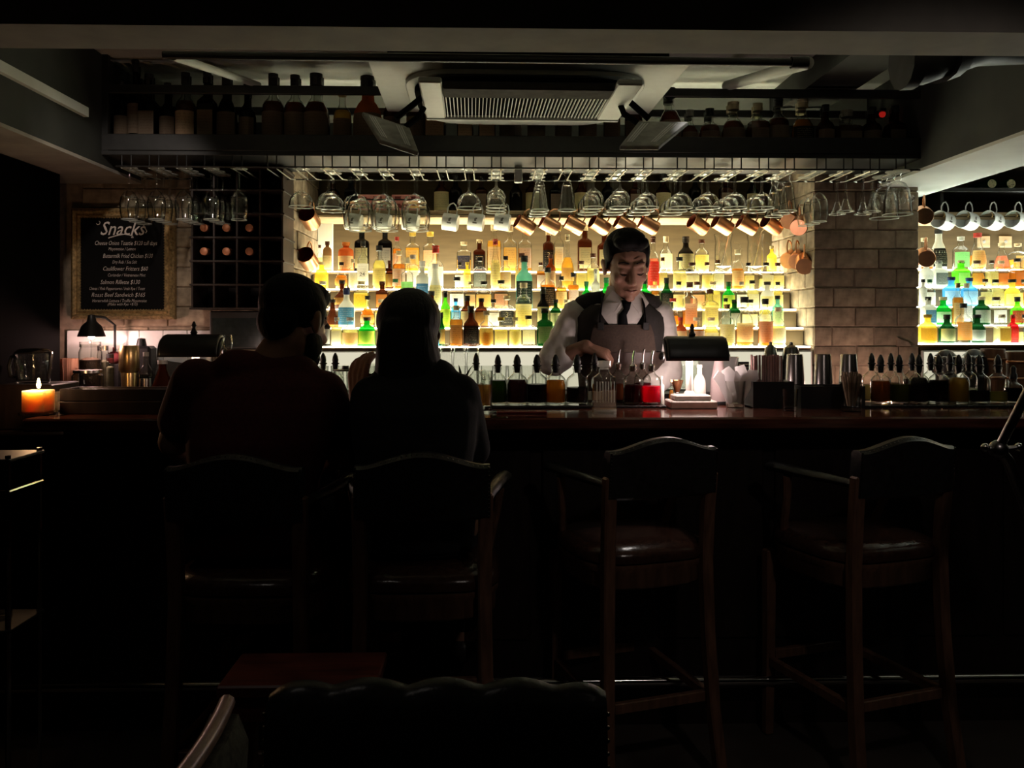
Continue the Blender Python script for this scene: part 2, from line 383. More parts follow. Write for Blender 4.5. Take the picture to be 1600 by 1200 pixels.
# glowing upstand behind the tumblers, under the bottom step
for x0, x1, lb in ((xa0, xa1, 'low glowing light box under the warm stepped shelf'), (xb0, 3.6, 'low glowing light box under the cool stepped shelf')):
    t = thing('light_box', lb, 'lamp', ((x0 + x1) / 2, 3.825, 1.0805)); w = (x1 - x0) / 2
    MB().box(-w, w, .004, .018, 0, .176).build('frame', M_ACWHITE, t, 0, .002)
    MB().box(-w + .008, w - .008, 0, .0035, .006, .170).build('light_panel', M_E3, t, 0)

# mug rails: pale board with hooks; a dark niche above it
def mug_rail(label, x0, x1, hooks):
    t = thing('mug_rail', label, 'rail', ((x0 + x1) / 2, 4.2, 1.885)); w = (x1 - x0) / 2
    MB().box(-w, w, -.06, YB - 4.204, 0, .035).build('board', M_RAILWOOD, t, 0, .003)
    MB().box(-w, w, -.066, -.0605, .012, .016).build('groove_strip', M_TAN, t, 0)
    for hx in hooks:
        x = hx - t.location.x
        MB().tube([(x, -.06, .03), (x, -.078, .03), (x, -.086, .022), (x, -.086, .014), (x, -.078, .008), (x, -.072, .012)], .0022, 6).build('hook', M_BRASS, t)
    return t
# ================================================================== bottles
PROF = {   # outer half-profile (radius 0-1, height 0-1)
 'spirit': [(0, 0), (.93, 0), (1, .02), (1, .60), (.96, .655), (.78, .71), (.48, .755), (.36, .80), (.34, .93), (.40, .935), (.40, 1)],
 'wine':   [(0, 0), (.93, 0), (1, .02), (1, .55), (.92, .62), (.62, .70), (.42, .76), (.36, .82), (.34, .95), (.39, .955), (.39, 1)],
 'square': [(0, 0), (.95, 0), (1, .02), (1, .63), (.94, .68), (.60, .73), (.38, .76), (.35, .92), (.42, .925), (.42, 1)],
 'flat':   [(0, 0), (.95, 0), (1, .02), (1, .66), (.92, .72), (.55, .76), (.38, .78), (.36, .92), (.42, .925), (.42, 1)],
 'globe':  [(0, 0), (.7, 0), (.86, .06), (1, .22), (.98, .36), (.84, .50), (.52, .60), (.30, .66), (.26, .90), (.33, .905), (.33, 1)],
 'squat':  [(0, 0), (.95, 0), (1, .03), (1, .50), (.93, .60), (.66, .70), (.40, .76), (.36, .92), (.44, .925), (.44, 1)],
 'tall':   [(0, 0), (.93, 0), (1, .015), (1, .70), (.88, .745), (.50, .775), (.40, .80), (.39, .94), (.44, .945), (.44, 1)],
 'bell':   [(0, 0), (.95, 0), (1, .03), (1, .12), (.86, .32), (.62, .55), (.40, .74), (.33, .82), (.32, .94), (.4, .945), (.4, 1)],
 'stone':  [(0, 0), (.93, 0), (1, .02), (1, .72), (.93, .79), (.66, .845), (.40, .87), (.40, .96), (.46, .965), (.46, 1)],
 'skittle':[(0, 0), (.86, 0), (.92, .02), (1, .25), (.92, .45), (.70, .62), (.46, .74), (.40, .84), (.40, .94), (.44, .945), (.44, 1)],
}
SHAPE = {'spirit': 'round', 'wine': 'wine-shaped', 'square': 'square', 'flat': 'flat', 'globe': 'globe', 'squat': 'squat',
         'tall': 'cylindrical', 'bell': 'bell-shaped', 'stone': 'stoneware', 'skittle': 'tapered'}
SQN = {'square': 7, 'flat': 6}
# content colour: word, liquid / glass colour, way of filling
COLS = {
 'am': ('amber', (.56, .27, .055)), 'or': ('orange', (.74, .36, .07)), 'go': ('golden', (.86, .56, .12)), 'ye': ('yellow', (.92, .76, .14)),
 'wk': ('amber', (.26, .07, .016)), 'pa': ('pale yellow', (.94, .85, .34)), 'cl': ('clear', None), 'br': ('dark brown', (.10, .028, .010)), 'bk': ('black', (.010, .008, .008)),
 'gn': ('green', (.02, .42, .05)), 'dg': ('dark green', (.012, .085, .022)), 'lg': ('lime green', (.22, .72, .05)), 'te': ('teal', (.20, .50, .42)),
 'bl': ('blue', (.16, .55, .88)), 'wh': ('white', (.88, .88, .80)), 'pk': ('pink', (.80, .36, .24)), 'rd': ('red', (.72, .03, .04)), 'tn': ('tan', (.36, .22, .10)),
 'cr': ('cream', (.93, .87, .48)), 'ro': ('rust', (.55, .15, .04))}
OPAQUE = {'tn', 'wh', 'ro'}           # stoneware or frosted: no clear wall
TINTED = {'bk', 'gn', 'dg', 'lg', 'te', 'bl', 'rd', 'ye', 'br'}
CAPS = {'bk': ('black', M_BLKPL), 'wh': ('white', None), 'cr': ('cream', None), 'rd': ('red', None), 'br': ('brown', None), 'nv': ('navy', None), 'gd': ('gold', M_BRASS),
        'gn': ('green', None), 'ye': ('yellow', None), 'gy': ('grey', None), 'or': ('orange', None)}
CAPC = {'wh': (.82, .80, .74), 'cr': (.78, .66, .42), 'rd': (.42, .03, .02), 'br': (.11, .04, .025), 'nv': (.03, .04, .14), 'gn': (.02, .12, .05), 'ye': (.75, .58, .10), 'gy': (.34, .33, .30), 'or': (.70, .22, .04)}
LABS = {'cr': ((.88, .79, .42), (.20, .14, .08)), 'wh': ((.86, .84, .76), (.16, .14, .12)), 'ye': ((.85, .66, .14), (.15, .09, .03)), 'bk': ((.035, .035, .032), (.75, .70, .55)),
        'gy': ((.20, .22, .19), (.80, .76, .62)), 'nv': ((.05, .06, .13), (.35, .36, .45)), 'pk': ((.84, .58, .38), (.30, .10, .08)), 'or': ((.82, .34, .08), (.75, .6, .4)),
        'rd': ((.70, .07, .05), (.8, .7, .6)), 'gd': ((.62, .40, .12), (.20, .08, .03)), 'bl': ((.10, .28, .50), (.8, .85, .9)), 'gn': ((.25, .62, .20), (.05, .15, .05)), 'tn': ((.30, .22, .16), (.12, .07, .04))}
def m_liq(k): return liquid('liquid_' + k, COLS[k][1], .62)
def m_tint(k): return liquid('tinted_' + k, COLS[k][1], .55)
def m_opq(k): return paper('ware_' + k, COLS[k][1], thr=2, trans=.25)
def m_cap(k): return CAPS[k][1] or pbr('cap_' + k, CAPC[k], .4, var=.12)
def m_lab(k):
    c, i = LABS[k]; i = [a * .42 + b * .58 for a, b in zip(i, c)]; return paper('label_' + k, c, i, rows=9, thr=.545, noise=26)

def bottle_parts(root, shape, w, h, col, cap, lab, fill=.62, capk=.10, labz=None, face=-pi / 2, seg=16):
    r = w / 2; n = SQN.get(shape, 2); sy = .6 if shape == 'flat' else (1 if shape != 'squat' else .8)
    q = .92 if n != 2 else 1.0; r *= q
    hb = h * (1 - capk * .55); P = [(a * r, b * hb) for a, b in PROF[shape]]
    rad = lambda z: next((a0 + (a1 - a0) * ((z - z0) / (z1 - z0) if z1 > z0 else 0) for (a0, z0), (a1, z1) in zip(P, P[1:]) if z0 <= z <= z1), P[-1][0])
    if col in OPAQUE: gm = m_opq(col)
    elif col in TINTED: gm = m_tint(col)
    else: gm = M_CLEAR
    MB().lathe(P, seg, sy=sy, n=n).build('glass' if col not in OPAQUE else 'body', gm, root, 50)
    if col not in OPAQUE and col not in TINTED and COLS[col][1]:
        zf = hb * fill; L = [(a * .93, b + .004) for a, b in P if b < zf - .001]
        L.append((rad(zf) * .93, zf)); L.append((0, zf)); L[0] = (0, .004)
        MB().lathe(L, seg, sy=sy, n=n).build('liquid', m_liq(col), root, 50)
    rc = P[-1][0] * 1.12; zc = h * (1 - capk)
    if cap:
        if cap in ('spout',):
            MB().lathe([(0, zc - .004), (rc * .7, zc - .004), (rc, zc), (rc * .9, zc + .012), (rc * .35, zc + .02), (rc * .3, h + .02), (0, h + .02)], 10).build('pourer', M_BLKPL, root)
        else:
            pr = [(0, zc), (rc, zc), (rc, zc + (h - zc) * .62), (rc * .96, zc + (h - zc) * .64), (rc * 1.04, zc + (h - zc) * .68), (rc * 1.02, h), (0, h)]
            MB().lathe(pr, 12).build('cap', m_cap(cap), root)
    if lab:
        z0, z1 = labz or {'squat': (.09, .50), 'bell': (.04, .12), 'globe': (.16, .42)}.get(shape, (.08, .56))
        z0 *= hb; z1 *= hb
        a = R(70) if n == 2 else R(41); zs = [z0 + (z1 - z0) * i / 3 for i in range(4)]
        MB().lathe([(rad(z) * 1.012 + .0006, z) for z in zs], 10, sy=sy, n=n, a0=face - a, a1=face + a).build('label', m_lab(lab), root, 60)
ORD = 'first second third fourth fifth sixth seventh eighth ninth tenth eleventh twelfth thirteenth fourteenth fifteenth sixteenth seventeenth eighteenth nineteenth twentieth'.split()
TENS = {2: 'twenty', 3: 'thirty', 4: 'forty', 5: 'fifty'}
def ordinal(k):
    return ORD[k - 1] if k <= 20 else (TENS[k // 10] + '-' + ORD[k % 10 - 1] if k % 10 else TENS[k // 10].replace('y', 'ieth'))

# px x, px top, px width, shape, content, cap, label [, fill]
T1 = '''500 388 15 spirit cl br cr;511 377 22 stone tn br cr;541 379 21 stone ro or cr;565 354 22 flat bk cr cr;602 355 22 flat bk cr wh;620 370 12 tall or rd wh;645 362 21 square go ye cr;672 362 22 square go ye wh;
725 378 27 flat go cr nv;749 374 18 square br cr bk;772 352 21 square go cr wh;797 353 21 square go cr cr;820 355 21 square am br wh;857 360 21 tall br cr bk;873 352 20 square go ye wh;914 352 21 flat br cr cr;
944 360 20 square br cr cr;1041 369 17 wine cl cr cr .3;1071 370 22 wine bk bk cr;1097 374 19 spirit pa br cr;1205 391 13 spirit ye cr cr'''
T2 = '''503 416 18 spirit ye cr ye;533 420 23 globe or bk gd;552 405 20 tall pa cr wh;567 376 24 spirit cl bk wh;593 384 25 squat pa bk cr;608 407 11 tall br br gd;624 392 18 spirit or cr wh;645 398 17 tall cl gy wh;681 384 27 wine cl rd wh;
718 428 20 spirit cl bk wh;730 424 16 tall ye ye cr;750 402 21 square cl bk gy;774 374 20 skittle cr rd cr;790 400 22 spirit am bk cr;815 396 18 spirit pa br cr;845 412 20 square am br wh;860 398 21 spirit ro br cr;887 366 21 globe go cr cr;908 408 22 square pa br cr;927 396 20 spirit cr br cr;
1020 370 19 spirit pk br rd;1036 402 16 square pa br cr;1061 402 20 squat cr bk cr;1082 414 20 stone cr br wh;1104 410 18 spirit pa br cr;1122 406 21 square cr br wh;1152 390 24 squat or cr cr .55;1170 424 20 square pa bk cr;1196 420 20 square cr bk wh;1216 424 17 spirit pa br cr'''
T3 = '''505 446 24 square cl wh wh;534 438 27 globe br bk gd;565 447 27 square pa cr ye;597 442 22 square br br or;618 436 23 squat cl gn pk;636 402 20 tall pa cr gn;660 408 20 tall wh wh bl;680 412 26 skittle wh wh cr;714 433 24 squat cl bk wh;
735 440 21 square or cr cr;756 440 25 spirit cl bk gd;783 438 22 square am bk pk;819 400 27 spirit te bk bk;856 418 24 spirit or bk bk;877 432 18 spirit go bk cr;896 426 22 square or bk wh;916 440 22 wine gn gn bk;931 420 20 square wh gy wh;947 434 20 wine gn gn ye;
1008 436 20 wine gn bk cr;1023 444 14 tall or ye cr;1042 434 24 wine dg bk bk;1060 448 22 spirit cr bk cr;1090 446 22 square pk br cr;1113 440 23 square pa cr cr;1139 446 19 wine gn gn ye;1158 446 20 spirit cl gy wh;1176 438 22 square cr bk wh;1198 444 22 squat wh bk cr;1216 448 16 spirit pa bk cr'''
T4 = '''498 452 22 tall wh gy bl;519 482 24 bell br bk or;542 450 26 wine wh nv bl;574 462 27 globe or bk cr;596 470 22 square pa cr wh;696 455 22 wine lg bk ye;674 455 24 spirit br bk wh;712 466 23 flat bl nv wh;730 462 23 wine br bk cr;752 466 24 spirit br bk gd;771 474 20 spirit cl bk wh;792 462 25 square cl cr bk;818 442 28 spirit pa cr cr;
849 448 22 wine bk bk cr;868 472 22 spirit dg bk cr;886 480 20 spirit pa cr cr;1026 462 18 tall bk bk cr;1052 466 20 bell or rd cr;1077 441 21 square or br pk;1110 452 23 square cr br cr;1133 466 15 tall cl bk gy;1148 470 20 square dg bk wh;1170 470 22 squat cl bk cr;1196 474 20 squat pa bk wh;1214 462 18 spirit te bk cr'''
T5 = '''508 490 20 spirit bk bk wh;526 500 22 square cr wh wh;548 498 25 squat cr wh pk;573 496 25 spirit gn br ye;690 488 24 wine dg bk gd;681 474 34 squat bl gn gy;736 478 24 wine br bk bk;760 486 20 spirit am cr ye;783 505 24 square pa ye cr;805 508 20 spirit pa cr cr;826 493 26 square cl bk cr;851 482 26 square dg bk cr;878 494 24 spirit dg bk wh;
1045 505 22 square cl br wh;1064 500 20 spirit ro rd cr;1088 506 22 spirit am cr wh;1112 508 22 squat pa cr wh;1164 464 34 squat or bk cr .42;1195 467 25 spirit or bk pk;1217 480 25 squat pa cr wh'''
R1 = '''1443 372 20 square am cr wh;1468 358 24 skittle wh bk bk;1500 370 21 spirit cl wh gn;1529 364 23 skittle or rd cr;1564 380 30 bell pk cr or;1592 380 22 square go cr cr'''
R2 = '''1446 414 20 squat wh cr wh;1468 420 22 square wh gy gy;1500 416 20 square lg cr cr;1528 408 22 skittle cr br or;1548 416 20 square cr br cr;1566 414 24 spirit pk cr or;1588 404 22 square or bk or'''
R3 = '''1441 444 16 tall wh bk wh;1454 437 22 spirit cl gn wh;1485 433 29 spirit bl nv wh;1516 434 28 spirit bl nv wh;1538 436 20 spirit cr br cr;1557 447 24 square cr bk cr;1580 439 24 squat ye bk cr;1603 446 22 square cr bk or'''
R4 = '''1449 481 18 square wh bk bl;1475 472 24 squat gn cr wh;1532 478 24 spirit dg cr wh;1558 477 26 square cl br wh;1588 478 24 wine lg bk rd;1606 486 20 square or bk cr'''
R5 = '''1448 508 26 spirit ye ye gd;1481 494 24 wine dg bk cr;1504 474 24 spirit cl bk or;1528 508 22 squat dg bk wh;1564 502 26 square cr cr gd;1584 505 20 square rd rd rd;1600 505 24 square cr bk bl'''
BOT = []
def text_mesh(txt, size, shear=0.0, off=0.0):
    c = bpy.data.curves.new('lettering', 'FONT'); c.body = txt; c.size = size; c.shear = shear; c.align_x = 'CENTER'; c.align_y = 'CENTER'; c.offset = off; c.resolution_u = 2
    o = bpy.data.objects.new('lettering', c); COL.objects.link(o); bpy.context.view_layer.update()
    me = bpy.data.meshes.new_from_object(o.evaluated_get(bpy.context.evaluated_depsgraph_get())); bpy.data.objects.remove(o)
    for v in me.vertices: v.co = Vector((v.co.x, 0, v.co.y))
    return me
TXT = {(1, 567): ('24', .026, .30), (0, 749): ('XO', .022, .42), (3, 792): ('3', .034, .40), (0, 857): ('3', .034, .40), (3, 849): ('A', .026, .42)}
FILL = [('pa', 'cr'), ('cr', 'cr'), ('go', 'cr'), ('ye', 'wh'), ('am', 'cr'), ('pa', 'wh'), ('cl', 'wh'), ('or', 'cr'), ('go', 'gd'), ('cr', 'wh'), ('wh', 'cr'), ('pa', 'bk')]
def tier(rows, i, where, dz=0.0):
    es = [e.split() for e in rows.replace('\n', '').split(';') if e.strip()]
    es.sort(key=lambda e: float(e[0]))
    # bottles glimpsed between the ones picked out above
    if i:
        hid = [(940, 1014)] if i < 3 else [(586, 668), (872, 1042)]
        lo, hi = (500, 1222) if where == 'm' else (1440, 1606)
        add = []; xs = [(lo - 11, 0)] + [(float(e[0]), float(e[2])) for e in es] + [(hi + 11, 0)]
        for (x0, w0), (x1, w1) in zip(xs, xs[1:]):
            g = (x1 - w1 / 2) - (x0 + w0 / 2); n = int(g / 15.5)
            for q in range(n):
                x = x0 + w0 / 2 + g * (q + .5) / n
                if any(a < x < b for a, b in hid): continue
                c, l = random.choice(FILL); sh = random.choice(['spirit', 'square', 'squat', 'tall', 'spirit'])
                top = 510 - (TZ[i] + dz - EYE) * ppm(x, TY[i]) - random.uniform(60, 76)
                add.append([str(x), str(top), str(min(22, g / n)), sh, c, random.choice(['bk', 'br', 'cr', 'gd', 'wh']), l])
        es = sorted(es + add, key=lambda e: float(e[0]))
    B = []
    for k, e in enumerate(es):
        x, top, w = map(float, e[:3]); Y = TY[i]; s = ppm(x, Y)
        B.append([at(x, 500, Y).x, Y + (.008 if k % 2 else -.008), min(.077, w * 1.14 / s)])
    for _ in range(6):                       # no two bottles may share space
        for k in range(len(B)):
            for j in (k + 1, k + 2):
                if j < len(B):
                    d = sqrt((B[k][0] - B[j][0]) ** 2 + (B[k][1] - B[j][1]) ** 2); r = (B[k][2] + B[j][2]) / 2
                    if d < r + .001: f = max(.72, (d - .001) / r); B[k][2] *= f; B[j][2] *= f
    nl = sum(1 for e in es if float(e[0]) < 960); nr = len(es) - nl
    tn = ['top', 'second', 'third', 'fourth', 'bottom'][i]
    for k, e in enumerate(es):
        x, top, w = map(float, e[:3]); Y = TY[i]; z = TZ[i] + dz
        s = ppm(x, Y); ybase = 510 - (z - EYE) * s
        h = max(.13, (ybase - top) / s); ww = B[k][2]
        sh, co, ca, la = e[3:7]
        if where == 'r': pos = '%s beyond the brick pier on the %s tier' % (ordinal(k + 1), tn)
        elif x < 960: pos = '%s from the wine rack on the %s tier' % (ordinal(k + 1), tn)
        else: pos = '%s from the brick pier on the %s tier' % (ordinal(nr - (k - nl)), tn)
        noun = 'flagon' if sh == 'stone' else 'bottle'
        lb = '%s %s %s with %s cap, %s' % (COLS[co][0], SHAPE[sh], noun, CAPS[ca][0], pos)
        t = thing('bottle', lb, 'bottle', (B[k][0], B[k][1], z), 0, 'bottles on the lit shelves')
        fill = float(e[7]) if len(e) > 7 else random.choice([.42, .55, .62, .70])
        bottle_parts(t, sh, ww, h, co, ca, la, fill, capk=.115 if sh != 'wine' else .17)
        if where == 'm' and (i, int(x)) in TXT:
            tx, sz, zf = TXT[(i, int(x))]; me = text_mesh(tx, sz); me.materials.append(pbr('label_ink', (.05, .04, .035), .7) if la != 'bk' else pbr('label_gilt', (.75, .66, .42), .6))
            o = link('lettering', me, t); o.location = (0, -ww / 2 * 1.06 - .002, h * zf)
        BOT.append(t)
for rows, i in ((T1, 0), (T2, 1), (T3, 2), (T4, 3), (T5, 4)): tier(rows, i, 'm')
for rows, i in ((R1, 0), (R2, 1), (R3, 2), (R4, 3), (R5, 4)): tier(rows, i, 'r', .013)

# two glass jugs with long spoons on the top tier
for px, w, lb in ((1131, 27, 'glass jug on the top tier nearest the black wine-shaped bottle'), (1181, 25, 'glass jug on the top tier nearest the brick pier')):
    s = ppm(px, TY[0]); p = at(px, 500, TY[0]); r = w / s / 2
    t = thing('glass_jug', lb, 'jug', (p.x, TY[0] + .01, TZ[0]), 0, 'jugs on the top tier')
    MB().lathe([(0, .002), (r * .8, .002), (r * .85, 0), (r, .02), (r, .12), (r * .9, .15), (r * 1.08, .19), (r * 1.02, .19), (r * .86, .15), (r * .94, .12), (r * .94, .03), (0, .02)], 18).build('body', M_STEMWARE, t)
    MB().tube(arc((r * 1.0, 0, .10), .05, -pi / 2.2, pi / 2.2, 8), .005, 6).build('handle', M_STEMWARE, t)
    MB().tube([(-.01, 0, .03), (.03, -.005, .2), (.06, -.01, .235)], .003, 6).ball((.062, -.01, .237), (.012, .004, .009), 8, 6).build('spoon', M_STEEL, t)
# ================================================================== bar counter
ZB = 1.07; YF = 2.78
bar = thing('bar_counter', 'long dark polished wooden bar with a reddish gloss top', 'counter', (0, YF, 0))
bx0 = at(33, 655, YF).x; bx1 = 3.0
MB().box(bx0, bx1, 0, .55, ZB - .04, ZB).build('bar_top', M_BARTOP, bar, 0, .006)
MB().box(bx0 + .05, bx1 - .05, .17, .52, 0, ZB - .0405).build('body', M_BARWOOD, bar, 0)
nP = 11; pw = (bx1 - bx0 - .1) / nP
for i in range(nP):
    x = bx0 + .05 + i * pw
    MB().box(x + .02, x + pw - .02, .155, .1695, .30, .96).build('panel', M_BARWOOD, bar, 0, .004)
rl = MB().tube([(bx0 - .9, .08, .185), (bx1, .08, .185)], .017, 10).build('foot_rail', M_CHROME, bar)
for i in range(7):
    x = bx0 + .25 + i * .62
    MB().tube([(x, .08, .168), (x, .09, .10), (x, .17, .08)], .009, 6).build('bracket', M_BLACK, bar)
MB().box(bx0 - .9, bx0 + .05, .17, .30, 0, 1.0).build('end_panel', M_BARWOOD, bar, 0, .004)

def bar_at(px, py):
    """Point on the bar top that the photograph shows at that pixel."""
    Y = 2.8
    for _ in range(20): Y = (EYE - ZB) * F / (py - 510) * 1.0; break
    p = at(px, py, Y); Y2 = Y * (EYE - ZB) / (EYE - p.z); p = at(px, py, Y2); return p

# rubber bar mats under the bottles (hole pattern pressed through)
def mat_strip(px0, px1, label):
    Y0, Y1 = 3.10, 3.30; a = at(px0, 600, Y0).x; b = at(px1, 600, Y0).x
    t = thing('bar_mat', label, 'mat', ((a + b) / 2, 3.2, ZB)); w = (b - a) / 2
    MB().box(-w, w, -.1, .1, 0, .008).build('sheet', M_RUBBER, t, 0, .002)
    n = int(2 * w / .022); mb = MB()
    for i in range(n):
        x = -w + .011 + i * 2 * w / n
        mb.box(x - .006, x + .006, -.1035, -.1002, .001, .0075)
    o = mb.build('studded_edge', M_STEEL if False else M_RUBBER, t, 0); o['kind'] = 'stuff'
    return t
mat_strip(757, 1042, 'black rubber bar mat under the pourer bottles before the bartender')
mat_strip(1348, 1640, 'black rubber bar mat under the pourer bottles at the brick pier')

# syrup bottles with pourers: px x, width px, liquid, top of liquid px, back?, pourer, words
M_SYR = {}
def syr(c): 
    k = '%.2f%.2f%.2f' % c
    return liquid('syrup_' + k, c, .72)
def syrup(px, wpx, col, ytop, back, pour, lb, base=634, hpx=None):
    Y = 3.26 if back else 3.16; s = ppm(px, Y); p = at(px, 600, Y); z0 = ZB + .0085
    w = wpx / s * 1.03; r = w / 2
    nk = {'cone': 574, 'thin': 574, 'bulb': 590}[pour] - (3 if back else 0)
    z = lambda py: EYE + (510 - py) / s - z0
    H = z(nk); sh = .70 * H
    t = thing('syrup_bottle', lb, 'bottle', (p.x, Y, z0), 0, 'pourer bottles on the bar')
    P = [(0, 0), (r * .94, 0), (r, .006), (r, sh * .86), (r * .97, sh * .95), (r * .82, sh * 1.05), (r * .55, sh * 1.14), (r * .38, sh * 1.2), (r * .33, H * .95), (r * .42, H * .94), (r * .42, H)]
    MB().lathe(P, 20).build('glass', M_CLEAR, t, 50)
    zl = max(.02, z(ytop)); q = r * .93
    rr = lambda zz: q if zz < sh * .86 else q * max(.4, 1 - (zz - sh * .86) / (sh * .6))
    L = [(0, .010), (q * .95, .010), (q, .014)] + [(rr(zl * f), zl * f) for f in (.5, .8, 1.0) if zl * f > .02] + [(0, zl)]
    MB().lathe(L, 20).build('liquid', syr(col), t, 50)
    if pour == 'cone':
        k = r * .30
        po = MB().lathe([(0, H - .02), (k * .8, H - .02), (k * 1.1, H + .004), (k * 1.5, H + .006), (k * 1.5, H + .009), (k * 1.05, H + .011), (k * 1.2, H + .02), (k * .95, H + .034), (k * .4, H + .046), (0, H + .048)], 12).build('pourer', M_BLKPL, t)
    elif pour == 'thin':
        MB().lathe([(0, H - .015), (r * .3, H - .015), (r * .38, H + .006), (r * .2, H + .012), (0, H + .012)], 12).build('stopper', M_CHROME, t)
        MB().tube([(0, 0, H + .01), (.002, 0, H + .04), (.006, -.004, H + .062)], .0042, 8).build('spout', M_CHROME, t)
    else:
        MB().lathe([(0, H - .004), (r * .42, H - .004), (r * .42, H + .012), (r * .3, H + .018), (r * .32, H + .034), (r * .15, H + .044), (0, H + .045)], 12).build('dropper', M_RUBBER, t)
    return t
AMB, DRK, MAR, OLV, GRN, RED, GLD, CLR, DRD = (.62, .27, .04), (.010, .006, .007), (.07, .014, .014), (.22, .19, .03), (.05, .10, .012), (.95, .02, .08), (.34, .22, .05), (.80, .78, .70), (.10, .008, .018)
for a in [
 (744, 26, CLR, 600, 1, 'cone', 'clear syrup bottle standing behind the tall iced drink'),
 (778, 28, GRN, 594, 0, 'cone', 'green syrup bottle beside the tall iced drink'),
 (808, 32, MAR, 593, 0, 'cone', 'maroon syrup bottle next to the green one'),
 (839, 32, DRK, 600, 0, 'cone', 'black syrup bottle left of the amber one on the mat'.replace('left of', 'between the maroon and')),
 (868, 32, AMB, 594, 0, 'cone', 'bright amber syrup bottle below the bartender resting hand'),
 (902, 34, DRK, 605, 0, 'cone', 'half-full black syrup bottle beside the cut-glass decanter'),
 (929, 26, CLR, 612, 1, 'cone', 'clear syrup bottle partly hidden behind the decanter'),
 (966, 26, (.30, .10, .04), 600, 1, 'thin', 'brown bitters bottle with thin spout behind the decanter'),
 (989, 30, DRD, 601, 0, 'thin', 'dark red cordial bottle with thin metal spout'),
 (1004, 26, DRD, 598, 1, 'thin', 'dark red cordial bottle standing behind the bright red one'),
 (1018, 29, RED, 603, 0, 'thin', 'bright red cordial bottle beside the desk lamp'),
 (1362, 27, (.45, .40, .22), 601, 1, 'cone', 'pale straw syrup bottle behind the orange brown one'),
 (1376, 29, (.36, .13, .025), 595, 0, 'cone', 'orange brown syrup bottle first on the mat by the pier'),
 (1392, 26, OLV, 598, 1, 'cone', 'olive syrup bottle in the back row behind the orange brown one'),
 (1405, 29, (.12, .13, .02), 600, 0, 'cone', 'olive green syrup bottle next to the orange brown one'),
 (1425, 26, MAR, 592, 1, 'cone', 'dark maroon syrup bottle in the back row of the pier mat'),
 (1436, 29, (.02, .012, .014), 590, 0, 'cone', 'full near-black syrup bottle next to the olive green one'),
 (1454, 26, CLR, 600, 1, 'cone', 'clear syrup bottle in the back row behind the black one'),
 (1467, 31, DRK, 594, 0, 'cone', 'black syrup bottle in the middle of the pier mat'),
 (1484, 26, CLR, 598, 1, 'cone', 'clear syrup bottle in the back row behind the dark gold one'),
 (1498, 30, GLD, 590, 0, 'cone', 'dark gold syrup bottle filled to its shoulder'),
 (1513, 25, CLR, 606, 1, 'cone', 'clear syrup bottle in the back row behind the low black one'),
 (1530, 30, DRK, 610, 0, 'cone', 'syrup bottle with only a low fill of black'),
 (1559, 29, (.30, .28, .10), 612, 0, 'cone', 'mostly empty syrup bottle with a pale olive rest'),
 (1583, 26, DRK, 606, 0, 'bulb', 'small bottle with black rubber dropper at the mat end'),
 ]: syrup(*a)

def on_bar(name, px, py, label, cat, group=None, rotz=0.0):
    p = bar_at(px, py); t = thing(name, label, cat, (p.x, p.y, ZB), rotz, group); return t, ppm(px, p.y)

# cut-glass decanter in front of the mat
t, s = on_bar('decanter', 944, 645, 'square-shouldered clear decanter with flat glass stopper', 'decanter')
w = 38 / s / 2; H = 58 / s
MB().lathe([(0, 0), (w * .95, 0), (w, .006), (w, H * .88), (w * .92, H * .97), (w * .5, H * 1.06), (w * .42, H * 1.10), (w * .42, H * 1.2)], 20, n=3.5).build('glass', M_STEMWARE, t, 30)
MB().lathe([(0, .016), (w * .9, .016), (w * .92, .03), (w * .92, H * .6), (0, H * .6)], 20, n=3.5).build('liquid', liquid('pale_water', (.78, .66, .55), .12), t, 30)
MB().lathe([(0, 0), (w * .98, 0), (w * .98, .013), (0, .015)], 20, n=3.5).build('base', M_RIMGLASS, t, 30)
MB().lathe([(0, H * 1.17), (w * .34, H * 1.17), (w * .36, H * 1.22), (w * .56, H * 1.24), (w * .56, H * 1.40), (0, H * 1.41)], 16).build('stopper', M_RIMGLASS, t, 30)
for k in range(7):
    a = -pi / 2 + (k - 3) * .22; q = w * superr(a, 3.5)
    MB().box(q * cos(a) - .0012, q * cos(a) + .0012, q * sin(a) - .001, q * sin(a) + .0005, H * .3, H * .86).build('cut_line', M_RIMGLASS, t, 0)

# tall iced drink, water glass, menu card and coaster
def tumbler(root, r0, r1, h, mat=None, ribs=0, seg=18):
    mat = mat or M_CLEAR
    MB().lathe([(0, 0), (r0 * .96, 0), (r0, .003), (r1, h), (r1 * .93, h), (r0 * .9, .016), (0, .013)], seg).build('glass', mat, root, 40)
    if ribs:
        mb = MB()
        for k in range(ribs):
            a = 2 * pi * k / ribs
            mb.tube([(r0 * 1.01 * cos(a), r0 * 1.01 * sin(a), .006), ((r0 * .35 + r1 * .65) * 1.01 * cos(a), (r0 * .35 + r1 * .65) * 1.01 * sin(a), h * .66)], .0012, 4)
        o = mb.build('ribbing', mat, root); o['kind'] = 'stuff'
t, s = on_bar('highball_glass', 757, 641, 'tall ribbed iced drink with amber layer beside the woman', 'glass')
tumbler(t, 11.5 / s, 13 / s, 62 / s, ribs=18)
MB().lathe([(0, .018), (10 / s, .018), (11 / s, 40 / s), (0, 40 / s)], 16).build('drink', liquid('iced_amber', (.66, .36, .12), .45), t)
for k in range(4):
    MB().box(-.008, .008, -.008, .008, -.008, .008, Matrix.Translation((random.uniform(-.008, .008), random.uniform(-.008, .008), .085 + .016 * k)) @ Euler((k, k * 2, 1)).to_matrix().to_4x4()).build('ice_cube', M_CLEAR, t, 0)
t, s = on_bar('coaster', 782, 645, 'small clear square coaster beside the tall iced drink', 'coaster')
